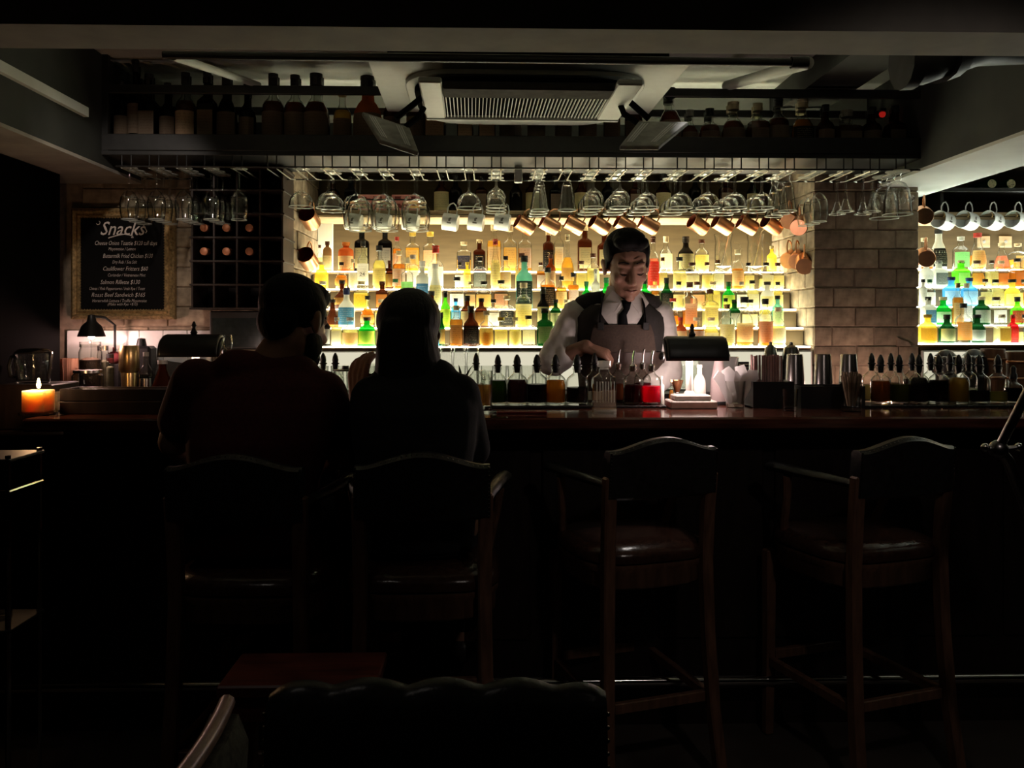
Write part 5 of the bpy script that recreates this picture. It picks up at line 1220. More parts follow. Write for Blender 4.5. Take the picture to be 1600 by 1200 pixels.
pipe('air_duct', 'fat black ventilation duct elbow under the beam near the pier', [at(1410, 96, 2.3), at(1440, 94, 2.3), at(1475, 82, 2.34), at(1530, 66, 2.42), at(1700, 60, 2.5)], .066, M_DUCT,
     [(at(1408, 96, 2.3), at(1428, 95, 2.3), 1.15), (at(1462, 87, 2.32), at(1482, 80, 2.35), 1.15)])
# round ceiling plate and the small red lamp on the rack
p = ap(494, 92, ZC - .012); t = thing('ceiling_plate', 'round white plate on the ceiling above the overhead bottles', 'plate', (p.x, p.y, ZC))
MB().lathe([(0, -.012), (.075, -.012), (.082, -.008), (.082, -.0002), (0, -.0002)], 24).build('disc', M_PLASTER, t)
p = at(1382, 165, YR + .2); t = thing('sensor_lamp', 'tiny red indicator lamp glowing in the dark rack corner', 'lamp', (p.x, YR + .22, zt0))
MB().lathe([(0, 0), (.012, -.004), (.014, -.012), (.010, -.022), (0, -.026)], 12).build('lens', emis('red_glow', (1, .03, .02), .12), t)
MB().box(-.012, .012, -.012, .012, 0, .012).build('mount', M_BLKPL, t, 0)
# ================================================================== bar stools
def make_stool(label, loc, rotz):
    t = thing('bar_stool', label, 'bar stool', loc, rotz, 'leather bar stools at the counter')
    def taper(pts, w0, w1, d0, d1):
        mb = MB(); n = len(pts); vs = []; fs = []
        for i, p in enumerate(pts):
            f = i / (n - 1); a = (w0 + (w1 - w0) * f) / 2; b = (d0 + (d1 - d0) * f) / 2
            vs += [(p[0] - a, p[1] - b, p[2]), (p[0] + a, p[1] - b, p[2]), (p[0] + a, p[1] + b, p[2]), (p[0] - a, p[1] + b, p[2])]
        for i in range(n - 1):
            for k in range(4): fs.append((4 * i + k, 4 * i + (k + 1) % 4, 4 * i + 4 + (k + 1) % 4, 4 * i + 4 + k))
        fs += [(0, 1, 2, 3), tuple(range(4 * n - 4, 4 * n))]
        return mb.add(vs, fs)
    for sx in (-1, 1):
        taper([(sx * .185, -.245, 0), (sx * .174, -.215, .22), (sx * .166, -.198, .45), (sx * .162, -.192, .66), (sx * .163, -.200, .80), (sx * .165, -.214, .93)], .034, .038, .040, .036).build('leg', M_STOOL, t, 0, .005)
        taper([(sx * .172, .205, 0), (sx * .170, .202, .30), (sx * .170, .200, .62)], .030, .038, .030, .038).build('leg', M_STOOL, t, 0, .005)
        MB().box(sx * .172 - .011, sx * .172 + .011, -.185, .183, .235, .265).build('stretcher', M_STOOL, t, 0, .003)
    MB().box(-.150, .150, -.214, -.194, .240, .272).build('stretcher', M_STOOL, t, 0, .003)
    MB().box(-.150, .150, .190, .212, .250, .282).build('stretcher', M_STOOL, t, 0, .003)
    # bowed seat frame
    n = 24; poly = []
    for i in range(n):
        a = 2 * pi * i / n; q = superr(a, 4); poly.append((.205 * q * cos(a), .205 * q * sin(a) + .0))
    def ring(k, z): return [(x * k, y * k, z) for x, y in poly]
    def stack(levels):
        mb = MB(); vs = []; fs = []
        for k, z in levels: vs += ring(k, z)
        for i in range(len(levels) - 1):
            for j in range(n): fs.append((i * n + j, i * n + (j + 1) % n, (i + 1) * n + (j + 1) % n, (i + 1) * n + j))
        fs.append(tuple(range(n))); fs.append(tuple(range((len(levels) - 1) * n, len(levels) * n)))
        return mb.add(vs, fs)
    stack([(.93, .590), (.96, .598), (.96, .640), (1.0, .652), (1.0, .664)]).build('seat_frame', M_STOOL, t, 50)
    stack([(.97, .6645), (1.02, .672), (1.02, .690), (.97, .706), (.80, .720), (.5, .729), (.2, .732)]).build('seat_cushion', M_SEATLTH, t, 50)
    # camel-back panel, leather on both faces
    W2 = .176; m = 20
    top = lambda x: 1.006 + .036 * max(0, cos(min(pi / 2, abs(x) / W2 * pi / 2 * 1.12))) ** 1.4
    Pf = []
    for i in range(m + 1):
        x = -W2 + 2 * W2 * i / m; Pf.append((x, top(x)))
    ybk = lambda z: -.214 - .10 * (z - .86)
    mb = MB()
    levels = [0, .06, .5, .94, 1.0]
    for side, off in ((-1, -.030), (1, .012)):
        rows = []
        for f in levels:
            z0 = .862; e = .008 if f in (0, 1.0) else 0
            rows.append([(x * (1 if 0 < f < 1 else .99), ybk(z0 + (zt - z0) * f) + off * (1 if .03 < f < .97 else .55) + .018 * (x / W2) ** 2, z0 + (zt - z0) * f) for x, zt in Pf])
        mb.grid(rows)
    def edge(f):
        z0 = .862
        A = [(x * .99, ybk(z0 + (zt - z0) * f) - .030 * .55 + .018 * (x / W2) ** 2, z0 + (zt - z0) * f) for x, zt in Pf]
        B = [(x * .99, ybk(z0 + (zt - z0) * f) + .012 * .55 + .018 * (x / W2) ** 2, z0 + (zt - z0) * f) for x, zt in Pf]
        mb.grid([A, B])
    edge(0); edge(1.0)
    for i in (0, m):
        x, zt = Pf[i]; A = []; B = []
        for f in levels:
            k = 1 if 0 < f < 1 else .99; kk = 1 if .03 < f < .97 else .55; z = .862 + (zt - .862) * f
            A.append((x * k, ybk(z) - .030 * kk + .018, z)); B.append((x * k, ybk(z) + .012 * kk + .018, z))
        mb.grid([A, B])
    bk_ = mb.build('backrest', M_LEATHER, t, 50)
    # nail heads round the panel edge
    st = MB()
    for i in range(0, 27):
        f = i / 26; x = -W2 + .006 + (2 * W2 - .012) * f; st.ball((x, ybk(top(x)) - .020 + .018 * (x / W2) ** 2, top(x) - .006), .0036, 6, 4)
    for sx in (-1, 1):
        for i in range(13): z = .872 + .128 * i / 12; st.ball((sx * (W2 - .004), ybk(z) - .030 + .018, z), .0036, 6, 4)
    o = st.build('nail_head', pbr('aged_nail', (.20, .18, .16), .3, 1.0), bk_); o['kind'] = 'stuff'
    # padded arms curling outward at the front
    for sx in (-1, 1):
        pts = [(sx * .166, -.205, .905), (sx * .175, -.10, .905), (sx * .198, .0, .908), (sx * .216, .075, .914), (sx * .232, .115, .916), (sx * .244, .125, .912)]
        MB().tube(pts, [.015, .019, .021, .023, .024, .012], 10, flat=.75).build('arm', M_LEATHER, t)
        MB().tube([(sx * .172, .12, .655), (sx * .188, .095, .74), (sx * .205, .06, .83), (sx * .212, .05, .892)], [.016, .014, .013, .015], 8).build('arm_support', M_STOOL, t)
    return t
def stool_at(px, Yrear, deg, label):
    r = at(px, 700, Yrear); a = R(deg)
    return make_stool(label, (r.x - sin(a) * .225, Yrear + cos(a) * .225, 0), a)
stool_at(1036, 2.52, 17, 'empty leather bar stool in front of the desk lamp, bright gleam on its seat')
stool_at(1416, 2.52, 18, 'empty leather bar stool in front of the brick pier')
stool_at(366, 2.22, -3, 'leather bar stool the man in maroon sits on')
stool_at(660, 2.24, 2, 'leather bar stool the long-haired woman sits on')

# ================================================================== front of the room
# tufted chair in front, seen from behind
p = at(682, 1100, 1.45); zt = at(682, 1084, 1.45).z
ch = thing('lounge_chair', 'wide black tufted leather chair with scalloped back close to the camera'.replace('close to the camera', 'at the low red table'), 'chair', (p.x, 1.45, 0), R(-1.5))
W2 = .285; rows = []
def scal(x): return zt + .006 + .014 * abs(sin((x + W2) / (2 * W2) * pi * 4.5 + .5)) - .022 * (abs(x) / W2) ** 8
for y, dz in ((.0, -.40), (-.012, -.30), (-.016, -.06), (-.006, -.012), (.02, 0), (.05, -.012), (.062, -.06), (.06, -.28), (.055, -.40)):
    rows.append([(-W2 + 2 * W2 * i / 44, y, scal(-W2 + 2 * W2 * i / 44) + dz) for i in range(45)])
mb = MB().grid(rows)
for i in (0, 44): mb.add([r[i] for r in rows], [tuple(range(9))])
mb.add(rows[0] + rows[-1], [tuple(list(range(45)) + list(reversed(range(45, 90))))])
mb.build('backrest', M_LEATHER, ch, 60)
MB().box(-.27, .27, .065, .28, .30, .42).build('seat_cushion', M_LEATHER, ch, 0, .02)
MB().box(-.265, .265, .0, .28, .22, .2995).build('seat_frame', M_STOOL, ch, 0, .005)
for x in (-.24, .24):
    for y in (.03, .25): MB().lathe([(0, 0), (.014, 0), (.024, .2195), (0, .2195)], 10, c=(x, y, 0)).build('leg', M_STOOL, ch)
st = MB()
for i in range(15): st.ball((W2 + .001, -.010, zt - .03 - .022 * i), .004, 6, 4)
for i in range(15): st.ball((-W2 - .001, -.010, zt - .03 - .022 * i), .004, 6, 4)
o = st.build('nail_head', MATS['aged_nail'], ch); o['kind'] = 'stuff'
# low table with a dark red top, beyond that chair
zt = .60; f0 = at(605, 1018, 1.0); k = (zt - EYE) / (f0.z - EYE); f0 = at(605, 1018, k)
tb = thing('low_table', 'low table with a dark red wooden top behind the scalloped chair', 'table', (f0.x - .17, f0.y - .095, 0))
M_RED = pbr('red_wood', (.16, .035, .025), .4, var=.4, scale=8, stretch=(1, 8, 8))
MB().box(-.17, .17, -.095, .095, zt - .028, zt).build('table_top', M_RED, tb, 0, .004)
MB().box(-.16, -.145, -.085, .085, zt - .08, zt - .0285).box(.145, .16, -.085, .085, zt - .08, zt - .0285).box(-.144, .144, -.085, -.07, zt - .08, zt - .0285).box(-.144, .144, .07, .085, zt - .08, zt - .0285).build('apron', M_RED, tb, 0)
for x in (-.14, .14):
    for y in (-.06, .06): MB().lathe([(0, 0), (.014, 0), (.02, zt - .0285), (0, zt - .0285)], 10, c=(x, y, 0)).build('leg', M_STOOL, tb)
# side chair at the bottom edge, its back seen end-on with a pale rail
q = at(342, 1100, 1.29); zt = q.z
sc_ = thing('side_chair', 'side chair with olive fabric back and pale wooden top rail in the near corner', 'chair', (q.x - .01, 1.075, 0), pi / 2 - R(3))
M_OLV = pbr('olive_fabric', (.075, .075, .055), .9, var=.5, scale=80, bump=.4)
rows = []
for y, z in ((-.012, .44), (-.03, .50), (-.045, zt - .05), (-.030, zt - .012), (.012, zt - .012), (.022, zt - .05), (.035, .50), (.02, .44)):
    rows.append([(-.21 + .42 * i / 20, y - .02 * (1 - ((i - 10) / 10) ** 2), z) for i in range(21)])
mb = MB().grid(rows)
for i in (0, 20): mb.add([r[i] for r in rows], [tuple(range(8))])
mb.build('backrest', M_OLV, sc_, 60)
MB().tube([(-.22 + .44 * i / 20, -.009 - .02 * (1 - ((i - 10) / 10) ** 2), zt) for i in range(21)], .0125, 10).build('top_rail', pbr('pale_rail', (.42, .27, .22), .35, var=.2), sc_)
MB().box(-.215, .215, .03, .44, .36, .45).build('seat_cushion', M_OLV, sc_, 0, .015)
MB().box(-.21, .21, -.01, .44, .30, .3595).build('seat_frame', M_STOOL, sc_, 0, .004)
for x in (-.195, .195):
    for y in (.01, .42): MB().lathe([(0, 0), (.013, 0), (.02, .2995), (0, .2995)], 10, c=(x, y, 0)).build('leg', M_STOOL, sc_)
# chrome trolley at the edge, seen in part
p = at(-22, 900, 2.2)
tr = thing('serving_trolley', 'tall thin chrome serving trolley in the dark under the candle', 'trolley', (p.x, 2.25, 0)); z0 = at(10, 985, 2.2).z; z1 = at(10, 712, 2.2).z
for x in (-.06, .055):
    for y in (-.05, .10): MB().tube([(x, y, .045), (x, y, z1)], .007, 8).build('post', M_CHROME, tr)
for z in (z0, z1 - .01, .12):
    MB().box(-.07, .065, -.06, .11, z - .006, z + .002).build('shelf_plate', M_BLACK, tr, 0, .002)
MB().tube([(-.065, -.055, z1 - .09), (.06, -.055, z1 - .09), (.06, .105, z1 - .09)], .004, 6).build('guard_rail', M_CHROME, tr)
for x in (-.06, .055):
    for y in (-.05, .10): MB().lathe([(0, -.022), (.022, -.022), (.022, 0), (0, 0)], 12, M=Matrix.Translation((x - .011, y, .0225)) @ Matrix.Rotation(-pi / 2, 4, 'Y')).build('caster', M_RUBBER, tr)
for px, py, lb in ((4, 870, 'small clear glass on the lower trolley shelf'),):
    q = thing('trolley_glass', lb, 'glass', (p.x - .01, 2.28, z0 + .0025)); tumbler(q, .028, .034, .10)
# jointed metal arm lamp at the picture edge
Y = 1.9; J = at(1560, 702, Y); A = at(1606, 612, Y - .05); B = at(1585, 745, Y + .02); Cc = at(1603, 790, Y + .03); D = at(1640, 900, Y + .06)
lp = thing('arm_lamp', 'jointed dark metal lamp arm rising past the bar edge', 'lamp', (D.x + .05, Y + .1, 0)); o = Vector(lp.location)
top = at(1690, 452, Y - .1)
MB().tube([J - o, A - o, top - o], .0105, 10).build('upper_arm', pbr('gun_metal', (.30, .28, .28), .28, 1.0), lp)
MB().tube([J - o, (J + (B - J) * .5 + Vector((.004, 0, .006))) - o, B - o, Cc - o, D - o, Vector((.03, 0, .40)), Vector((0, 0, .02))], .0125, 10).build('lower_arm', MATS['gun_metal'], lp)
MB().ball(J - o, .021, 12, 8).build('joint', MATS['gun_metal'], lp)
for s_, e in ((-1, (-.030, .0, .004)), (1, (.040, -.01, .006))):
    MB().tube([J - o, J - o + Vector(e)], .0055, 8).ball(J - o + Vector(e), .010, 8, 6).build('wing_nut', M_CHROME, lp)
MB().lathe([(0, 0), (.11, 0), (.11, .012), (.02, .022), (0, .022)], 20).build('base', M_BLACK, lp)
MB().lathe([(0, .05), (.022, .05), (.035, .0), (.075, -.09), (.07, -.09), (.03, .0), (0, .03)], 16, c=top - o).build('shade', M_BLACK, lp)
# ================================================================== people
M_SKIN = pbr('skin', (.40, .215, .145), .55, var=.08, scale=12)
M_SKIN2 = pbr('skin_tan', (.30, .155, .105), .55, var=.08, scale=12)
M_HAIR = pbr('black_hair', (.006, .005, .005), .7, var=.5, scale=120, stretch=(1, 1, .15), bump=.6, spec=.15)
M_HAIR2 = pbr('dark_hair', (.010, .008, .007), .6, var=.5, scale=120, stretch=(1, 1, .12), bump=.6)
M_SHIRT = pbr('white_shirt', (.62, .58, .55), .8, var=.05, scale=14, bump=.35)
M_VEST = pbr('dark_vest', (.017, .0135, .0125), .85, var=.2, scale=90, bump=.2)
M_APRON = pbr('brown_canvas', (.046, .028, .019), .85, var=.2, scale=120, bump=.3)
M_TIE = pbr('black_tie', (.005, .005, .006), .8, spec=.1)
M_TSHIRT = pbr('maroon_jersey', (.075, .008, .010), .9, var=.2, scale=100, bump=.2)
M_TOP = pbr('black_top', (.010, .010, .012), .9, var=.3, scale=100, bump=.2)
M_TROUSER = pbr('dark_trousers', (.014, .014, .018), .85, var=.3)
M_SHOE = pbr('dark_shoe', (.03, .026, .024), .45)

class Fig(MB):
    def limb(s, pts, seg=12):
        """Chain of (point, radius): frusta with balls at the joints."""
        for (p, r) in pts: s.ball(p, r, seg, 8)
        for (p, r), (q, r2) in zip(pts, pts[1:]):
            if (Vector(p) - Vector(q)).length > 1e-4: s.tube([p, q], [r, r2], seg)
        return s
    def loft(s, secs, seg=20):
        """Stacked ellipses (centre, half-width, half-depth[, turn]); closed at both ends."""
        vs = []; fs = []; n = len(secs)
        for sc in secs:
            c, a, b = sc[:3]; tw = sc[3] if len(sc) > 3 else 0
            for k in range(seg):
                t = 2 * pi * k / seg; q = superr(t, 2.5); x, y = a * q * cos(t), b * q * sin(t)
                vs.append((c[0] + x * cos(tw) - y * sin(tw), c[1] + x * sin(tw) + y * cos(tw), c[2]))
        for i in range(n - 1):
            for k in range(seg): fs.append((i * seg + k, i * seg + (k + 1) % seg, (i + 1) * seg + (k + 1) % seg, (i + 1) * seg + k))
        fs.append(tuple(range(seg))); fs.append(tuple(range((n - 1) * seg, n * seg)))
        return s.add(vs, fs)
    def fuse(s, name, mat, parent, voxel=.006, smooth=6, label=None):
        """Melt everything into one continuous skin."""
        me = s.mesh(name, mat, 0); o = bpy.data.objects.new(name, me); COL.objects.link(o)
        md = o.modifiers.new('r', 'REMESH'); md.mode = 'VOXEL'; md.voxel_size = voxel; md.use_smooth_shade = True
        ms = o.modifiers.new('s', 'SMOOTH'); ms.factor = .5; ms.iterations = smooth
        bpy.context.view_layer.update()
        m2 = bpy.data.meshes.new_from_object(o.evaluated_get(bpy.context.evaluated_depsgraph_get()))
        m2.name = name; m2.materials.clear(); m2.materials.append(mat); m2.shade_smooth()
        bpy.data.objects.remove(o); bpy.data.meshes.remove(me)
        return link(name, m2, parent, label)

def head_M(c, k, yaw, pitch, roll=0.0):
    """Head frame: +y looks ahead, +z up. yaw 0 faces +Y; pitch > 0 nods down."""
    return Matrix.Translation(c) @ Euler((0, 0, yaw)).to_matrix().to_4x4() @ Euler((-pitch, roll, 0)).to_matrix().to_4x4() @ Matrix.Scale(k, 4)
def head_shape(f, M):
    T = lambda *p: M @ Vector(p); k = M.median_scale
    f.ball((0, -.018, .038), (.074, .094, .080), 20, 14, M)
    f.ball((0, .022, -.012), (.064, .068, .086), 18, 12, M)
    f.ball((0, .030, -.062), (.050, .054, .048), 16, 10, M)
    f.ball((0, .070, -.092), (.020, .018, .017), 10, 8, M)
    for s in (-1, 1):
        f.ball((s * .040, .058, -.022), (.022, .022, .020), 10, 8, M)
        f.ball((s * .031, .070, .004), (.0155, .014, .0125), 10, 8, M)
        f.ball((s * .0765, -.012, -.004), (.010, .018, .031), 10, 8, M)
        f.ball((s * .0840, -.020, .012), (.007, .014, .016), 8, 6, M)
        f.ball((s * .0105, .096, -.034), (.0085, .0085, .0075), 8, 6, M)
        f.limb([(T(s * .012, .080, .027), .0085 * k), (T(s * .042, .067, .030), .0085 * k)], 8)
    f.limb([(T(0, .084, .016), .0085 * k), (T(0, .098, -.012), .0105 * k), (T(0, .105, -.030), .0115 * k)], 10)
    f.limb([(T(-.018, .080, -.058), .0065 * k), (T(0, .088, -.0565), .0080 * k), (T(.018, .080, -.058), .0065 * k)], 8)
    f.limb([(T(-.015, .079, -.068), .0070 * k), (T(0, .0865, -.0685), .0085 * k), (T(.015, .079, -.068), .0070 * k)], 8)
def hand(f, wrist, d, n, size=1.0, curl=.5, side=1, fist=False):
    """Palm, four bent fingers of unequal length, thumb off the palm side. d: wrist to knuckles, n: out of the back of the hand."""
    d = Vector(d).normalized(); n = Vector(n); n = (n - d * n.dot(d)).normalized(); a = d.cross(n).normalized() * side
    w = Vector(wrist); S = size
    for j in (-1.5, -.5, .5, 1.5):
        f.limb([(w + a * (.013 * j * S), .016 * S), (w + d * .085 * S + a * (.0195 * j * S), .0118 * S)], 10)
    for j, L in ((-1.5, .070), (-.5, .080), (.5, .075), (1.5, .058)):
        p = w + d * .088 * S + a * (.0200 * j * S); pts = [(p, .0098 * S)]; ang = 0
        for i, (fr, cc) in enumerate(((.45, curl), (.32, curl * 1.25), (.23, curl * .8))):
            ang += cc; v = (d * cos(ang) - n * sin(ang)).normalized(); p = p + v * (L * fr * 1.05 * S); pts.append((p, (.0092 - .0008 * i) * S))
        f.limb(pts, 10)
    t0 = w + d * .022 * S - a * .026 * S; t1 = t0 + (d * .55 - a * .75 - n * .3).normalized() * .040 * S; t2 = t1 + (d * .85 - a * .2 - n * .55).normalized() * .032 * S; t3 = t2 + (d * .9 + a * .1 - n * .5).normalized() * .022 * S
    f.limb([(t0, .0150 * S), (t1, .0118 * S), (t2, .0102 * S), (t3, .0085 * S)], 10)

def interp(secs, t):
    n = len(secs) - 1; i = min(n - 1, int(t * n)); f = t * n - i; A, B = secs[i], secs[i + 1]
    return [A[0][k] + (B[0][k] - A[0][k]) * f for k in range(3)], A[1] + (B[1] - A[1]) * f, A[2] + (B[2] - A[2]) * f
def patch(secs, fn, off, ts, m=14, thick=.003):
    """Sheet of cloth lying on the torso: fn(t) gives the two side angles at height t (front is -90 deg)."""
    rows = []; back = []
    for t in ts:
        c, a, b = interp(secs, t); a0, a1 = fn(t); row = []; rb = []
        for k in range(m + 1):
            g = a0 + (a1 - a0) * k / m; q = superr(g, 2.5)
            row.append((c[0] + (a + off) * q * cos(g), c[1] + (b + off) * q * sin(g), c[2])); rb.append((c[0] + (a + off - thick) * q * cos(g), c[1] + (b + off - thick) * q * sin(g), c[2]))
        rows.append(row); back.append(rb)
    mb = MB().grid(rows).grid(back)
    mb.grid([rows[0], back[0]]).grid([rows[-1], back[-1]]).grid([[r[0] for r in rows], [r[0] for r in back]]).grid([[r[-1] for r in rows], [r[-1] for r in back]])
    return mb

# ------------------------------------------------------------------ bartender
def bartender():
    hc = at(979, 417, 3.40); root = at(968, 600, 3.49)
    t = thing('person', 'bartender in white shirt, tie and brown apron looking down at his work', 'person', (0, 0, 0)); t.location = (root.x, 3.49, 0); O = Vector((root.x, 3.49, 0)); t.location = O
    L = lambda v: Vector(v) - O
    x = lambda px, Y: at(px, 500, Y).x
    nb = at(974, 470, 3.445)                       # neck base
    shR, shL = at(899, 492, 3.47), at(1030, 494, 3.48)
    elR, elL = at(862, 566, 3.42), at(1043, 580, 3.46)
    haR, haL = at(915, 541, 3.36), at(1008, 606, 3.375)
    secs = [((x(966, 3.5), 3.50, .90), .165, .115), ((x(966, 3.5), 3.495, 1.02), .150, .105), ((x(966, 3.49), 3.485, 1.14), .148, .104), ((x(966, 3.48), 3.475, 1.26), .166, .112),
            ((x(966, 3.47), 3.468, 1.34), .178, .113), ((x(966, 3.46), 3.462, 1.41), .172, .098), ((x(968, 3.455), 3.458, nb.z - .012), .110, .078), ((nb.x, 3.448, nb.z + .012), .064, .060)]
    secs = [(tuple(L(c)), a, b) for c, a, b in secs]
    M = head_M(L(hc), 1.10, pi + R(4), R(20), R(2))
    body = Fig()
    head_shape(body, M)
    body.limb([(M @ Vector((0, -.018, -.055)), .060), (L((nb.x, 3.452, nb.z + .01)), .062)], 14)
    body.loft([(c, a - .012, b - .012) for c, a, b in secs])
    def arm(sh, el, ha, r=1.0):
        wr = Vector(ha); body.limb([(L(sh), .050 * r), (L(el), .040 * r), (L(wr), .027 * r)], 14)
        mid = Vector(el) + (wr - Vector(el)) * .35; body.limb([(L(mid), .042 * r)], 12)
    arm(shR, elR, haR); arm(shL, elL, haL)
    hand(body, L(haR), (.9, -.25, -.28), (0.1, -.55, .9), 1.0, .75, side=1)
    hand(body, L(haL), (-.35, -.75, -.2), (-.1, -.2, .95), 1.0, .45, side=-1)
    for sx in (-1, 1):
        body.limb([(Vector((sx * .085, .01, .90)), .085), (Vector((sx * .095, .015, .50)), .058), (Vector((sx * .1, .03, .09)), .040)], 14)
        body.limb([(Vector((sx * .1, .03, .045)), .040), (Vector((sx * .105, -.11, .034)), .030)], 12)
    body.fuse('body', M_SKIN2, t, .0048, 4)
    # features
    T = lambda *p: M @ Vector(p)
    for s in (-1, 1):
        MB().tube([T(s * .014, .0875, .036), T(s * .030, .0835, .041), T(s * .047, .0735, .036)], [.0020, .0028, .0012], 6).build('eyebrow', M_HAIR, t)
        MB().tube([T(s * .017, .0838, -.003), T(s * .025, .0862, -.0065), T(s * .033, .0855, -.0065), T(s * .043, .0785, -.001)], [.0012, .0022, .0022, .001], 6).build('eyelashes', M_HAIR, t)
    MB().tube([T(-.024, .0800, -.062), T(-.010, .0945, -.0620), T(0, .0955, -.0628), T(.010, .0945, -.0620), T(.024, .0800, -.062)], [.001, .0022, .0022, .0022, .001], 6).build('mouth_line', pbr('lip_shadow', (.16, .055, .045), .6), t)
    h = Fig()
    h.ball((0, -.028, .058), (.078, .096, .078), 18, 12, M)
    h.ball((0, .022, .108), (.060, .052, .034), 16, 10, M)
    h.ball((.020, .052, .104), (.044, .030, .026), 12, 8, M); h.ball((-.030, .048, .100), (.036, .030, .024), 12, 8, M)
    h.ball((.005, .02, .128), (.045, .045, .020), 12, 8, M)
    for s in (-1, 1):
        h.ball((s * .066, -.012, .056), (.017, .052, .046), 12, 8, M); h.ball((s * .0735, .006, .022), (.0065, .016, .03), 10, 6, M)
    h.ball((0, -.085, .0), (.055, .03, .06), 12, 8, M)
    h.fuse('hair', M_HAIR, t, .0045, 3)
    # shirt: torso and rolled sleeves
    sh = Fig(); sh.loft([(c, a, b) for c, a, b in secs[:7]])
    for s_, e_, w_, fr in ((shR, elR, haR, .28), (shL, elL, haL, .75)):
        cu = Vector(e_) + (Vector(w_) - Vector(e_)) * fr
        sh.limb([(L(s_), .062), (L(Vector(s_) + (Vector(e_) - Vector(s_)) * .5), .060), (L(e_), .060), (L(cu), .050)], 14)
    o = sh.fuse('shirt', M_SHIRT, t, .0075, 4)
    tx = bpy.data.textures.new('folds', 'CLOUDS'); tx.noise_scale = .05; tx.noise_depth = 1
    d = o.modifiers.new('folds', 'DISPLACE'); d.texture = tx; d.strength = .020; d.mid_level = .5
    # waistcoat: closed round the back, open in a V at the front
    full = lambda t_: (R(-90) + R(6 + max(0, (t_ - .52)) * 90), R(270) - R(6 + max(0, (t_ - .52)) * 90))
    patch(secs, full, .010, [.16 + .68 * i / 14 for i in range(15)], 40, .004).build('waistcoat', M_VEST, t, 60)
    for s_, e_ in ((shR, elR), (shL, elL)):
        a = L(s_); inn = Vector((secs[6][0][0] + (.085 if a.x > secs[6][0][0] else -.085), secs[6][0][1], secs[6][0][2] + .012))
        sg = Fig(); sg.limb([(a + Vector((0, 0, .010)) + (inn - a) * .42, .050), (a + (inn - a) * .7 + Vector((0, 0, .006)), .048), (inn, .040)], 14)
        sg.fuse('waistcoat_shoulder', M_VEST, t, .008, 3)
    # shirt front in the V, collar wings, tie
    nz = secs[7][0]
    fy = lambda z: None
    V = [(-.058, 1.452), (.058, 1.452), (.030, 1.395), (.004, 1.335), (-.004, 1.335), (-.030, 1.395)]
    patch(secs, lambda t_: (R(-90) - R(2 + max(0, t_ - .50) * 105), R(-90) + R(2 + max(0, t_ - .50) * 105)), .0135, [.50 + .37 * i / 8 for i in range(9)], 10, .003).build('shirt_front', M_SHIRT, t, 60)
    cN = Vector(nz)
    for s in (-1, 1):
        zc = nb.z
        A = [cN + Vector((s * .066, .0, .040)), cN + Vector((s * .050, -.052, .030)), cN + Vector((s * .010, -.080, -.010)), cN + Vector((s * .050, -.096, -.066)), cN + Vector((s * .092, -.066, -.022))]
        mb = MB(); B = [v + Vector((0, .006, -.002)) for v in A]
        mb.add(A + B, [(0, 1, 2, 3, 4), (9, 8, 7, 6, 5)] + [(i, (i + 1) % 5, (i + 1) % 5 + 5, i + 5) for i in range(5)])
        mb.build('collar_wing', M_SHIRT, t, 0, .0015)
    MB().lathe([(.063, -.012), (.068, .03), (.064, .046), (.060, .044), (.060, -.012)], 24, c=tuple(cN), sy=.95).build('collar_band', M_SHIRT, t, 60)
    def front(z, dx=0.0, off=.018):
        tt = [i / 200 for i in range(201)]; tb = min(tt, key=lambda q: abs(interp(secs, q)[0][2] - z)); c, a, b = interp(secs, tb)
        return Vector((c[0] + dx, c[1] - (b + off) * (1 - (abs(dx) / (a + off)) ** 2.5) ** .4, z))
    zk = nz[2] - .035
    mb = MB(); rows = [[cN + Vector((-.020, -.085, -.012)), cN + Vector((.020, -.085, -.012))], [cN + Vector((-.012, -.093, -.045)), cN + Vector((.012, -.093, -.045))]]
    for z, w_ in ((nz[2] - .07, .016), (nz[2] - .10, .019), (nz[2] - .165, .023)):
        rows.append([front(z, -w_, .0172), front(z, w_, .0172)])
    mb.grid(rows); o = mb.build('tie', M_TIE, t, 30); o.modifiers.new('wall', 'SOLIDIFY').thickness = .003
    # apron bib, waistband, straps
    zt_, zw_ = at(970, 508, 3.36).z, at(970, 553, 3.36).z
    tl = [i / 200 for i in range(201)]; tof = lambda z: min(tl, key=lambda q: abs(interp(secs, q)[0][2] - z))
    b0, b1 = tof(zw_), tof(zt_)
    patch(secs, lambda t_: (R(-90) - R(42 - 10 * (t_ - b0) / (b1 - b0)), R(-90) + R(42 - 10 * (t_ - b0) / (b1 - b0))), .020, [b0 + (b1 - b0) * i / 8 for i in range(9)], 14).build('apron_bib', M_APRON, t, 60)
    patch(secs, lambda t_: (R(-90) - R(70), R(-90) + R(70)), .022, [0.0 + b0 * i / 8 for i in range(9)], 14).build('apron_skirt', M_APRON, t, 60)
    patch(secs, lambda t_: (R(-90) - R(72), R(-90) + R(72)), .027, [b0 - .045 + .055 * i / 3 for i in range(4)], 14, .005).build('waistband', pbr('dark_leather_band', (.035, .018, .012), .5), t, 60)
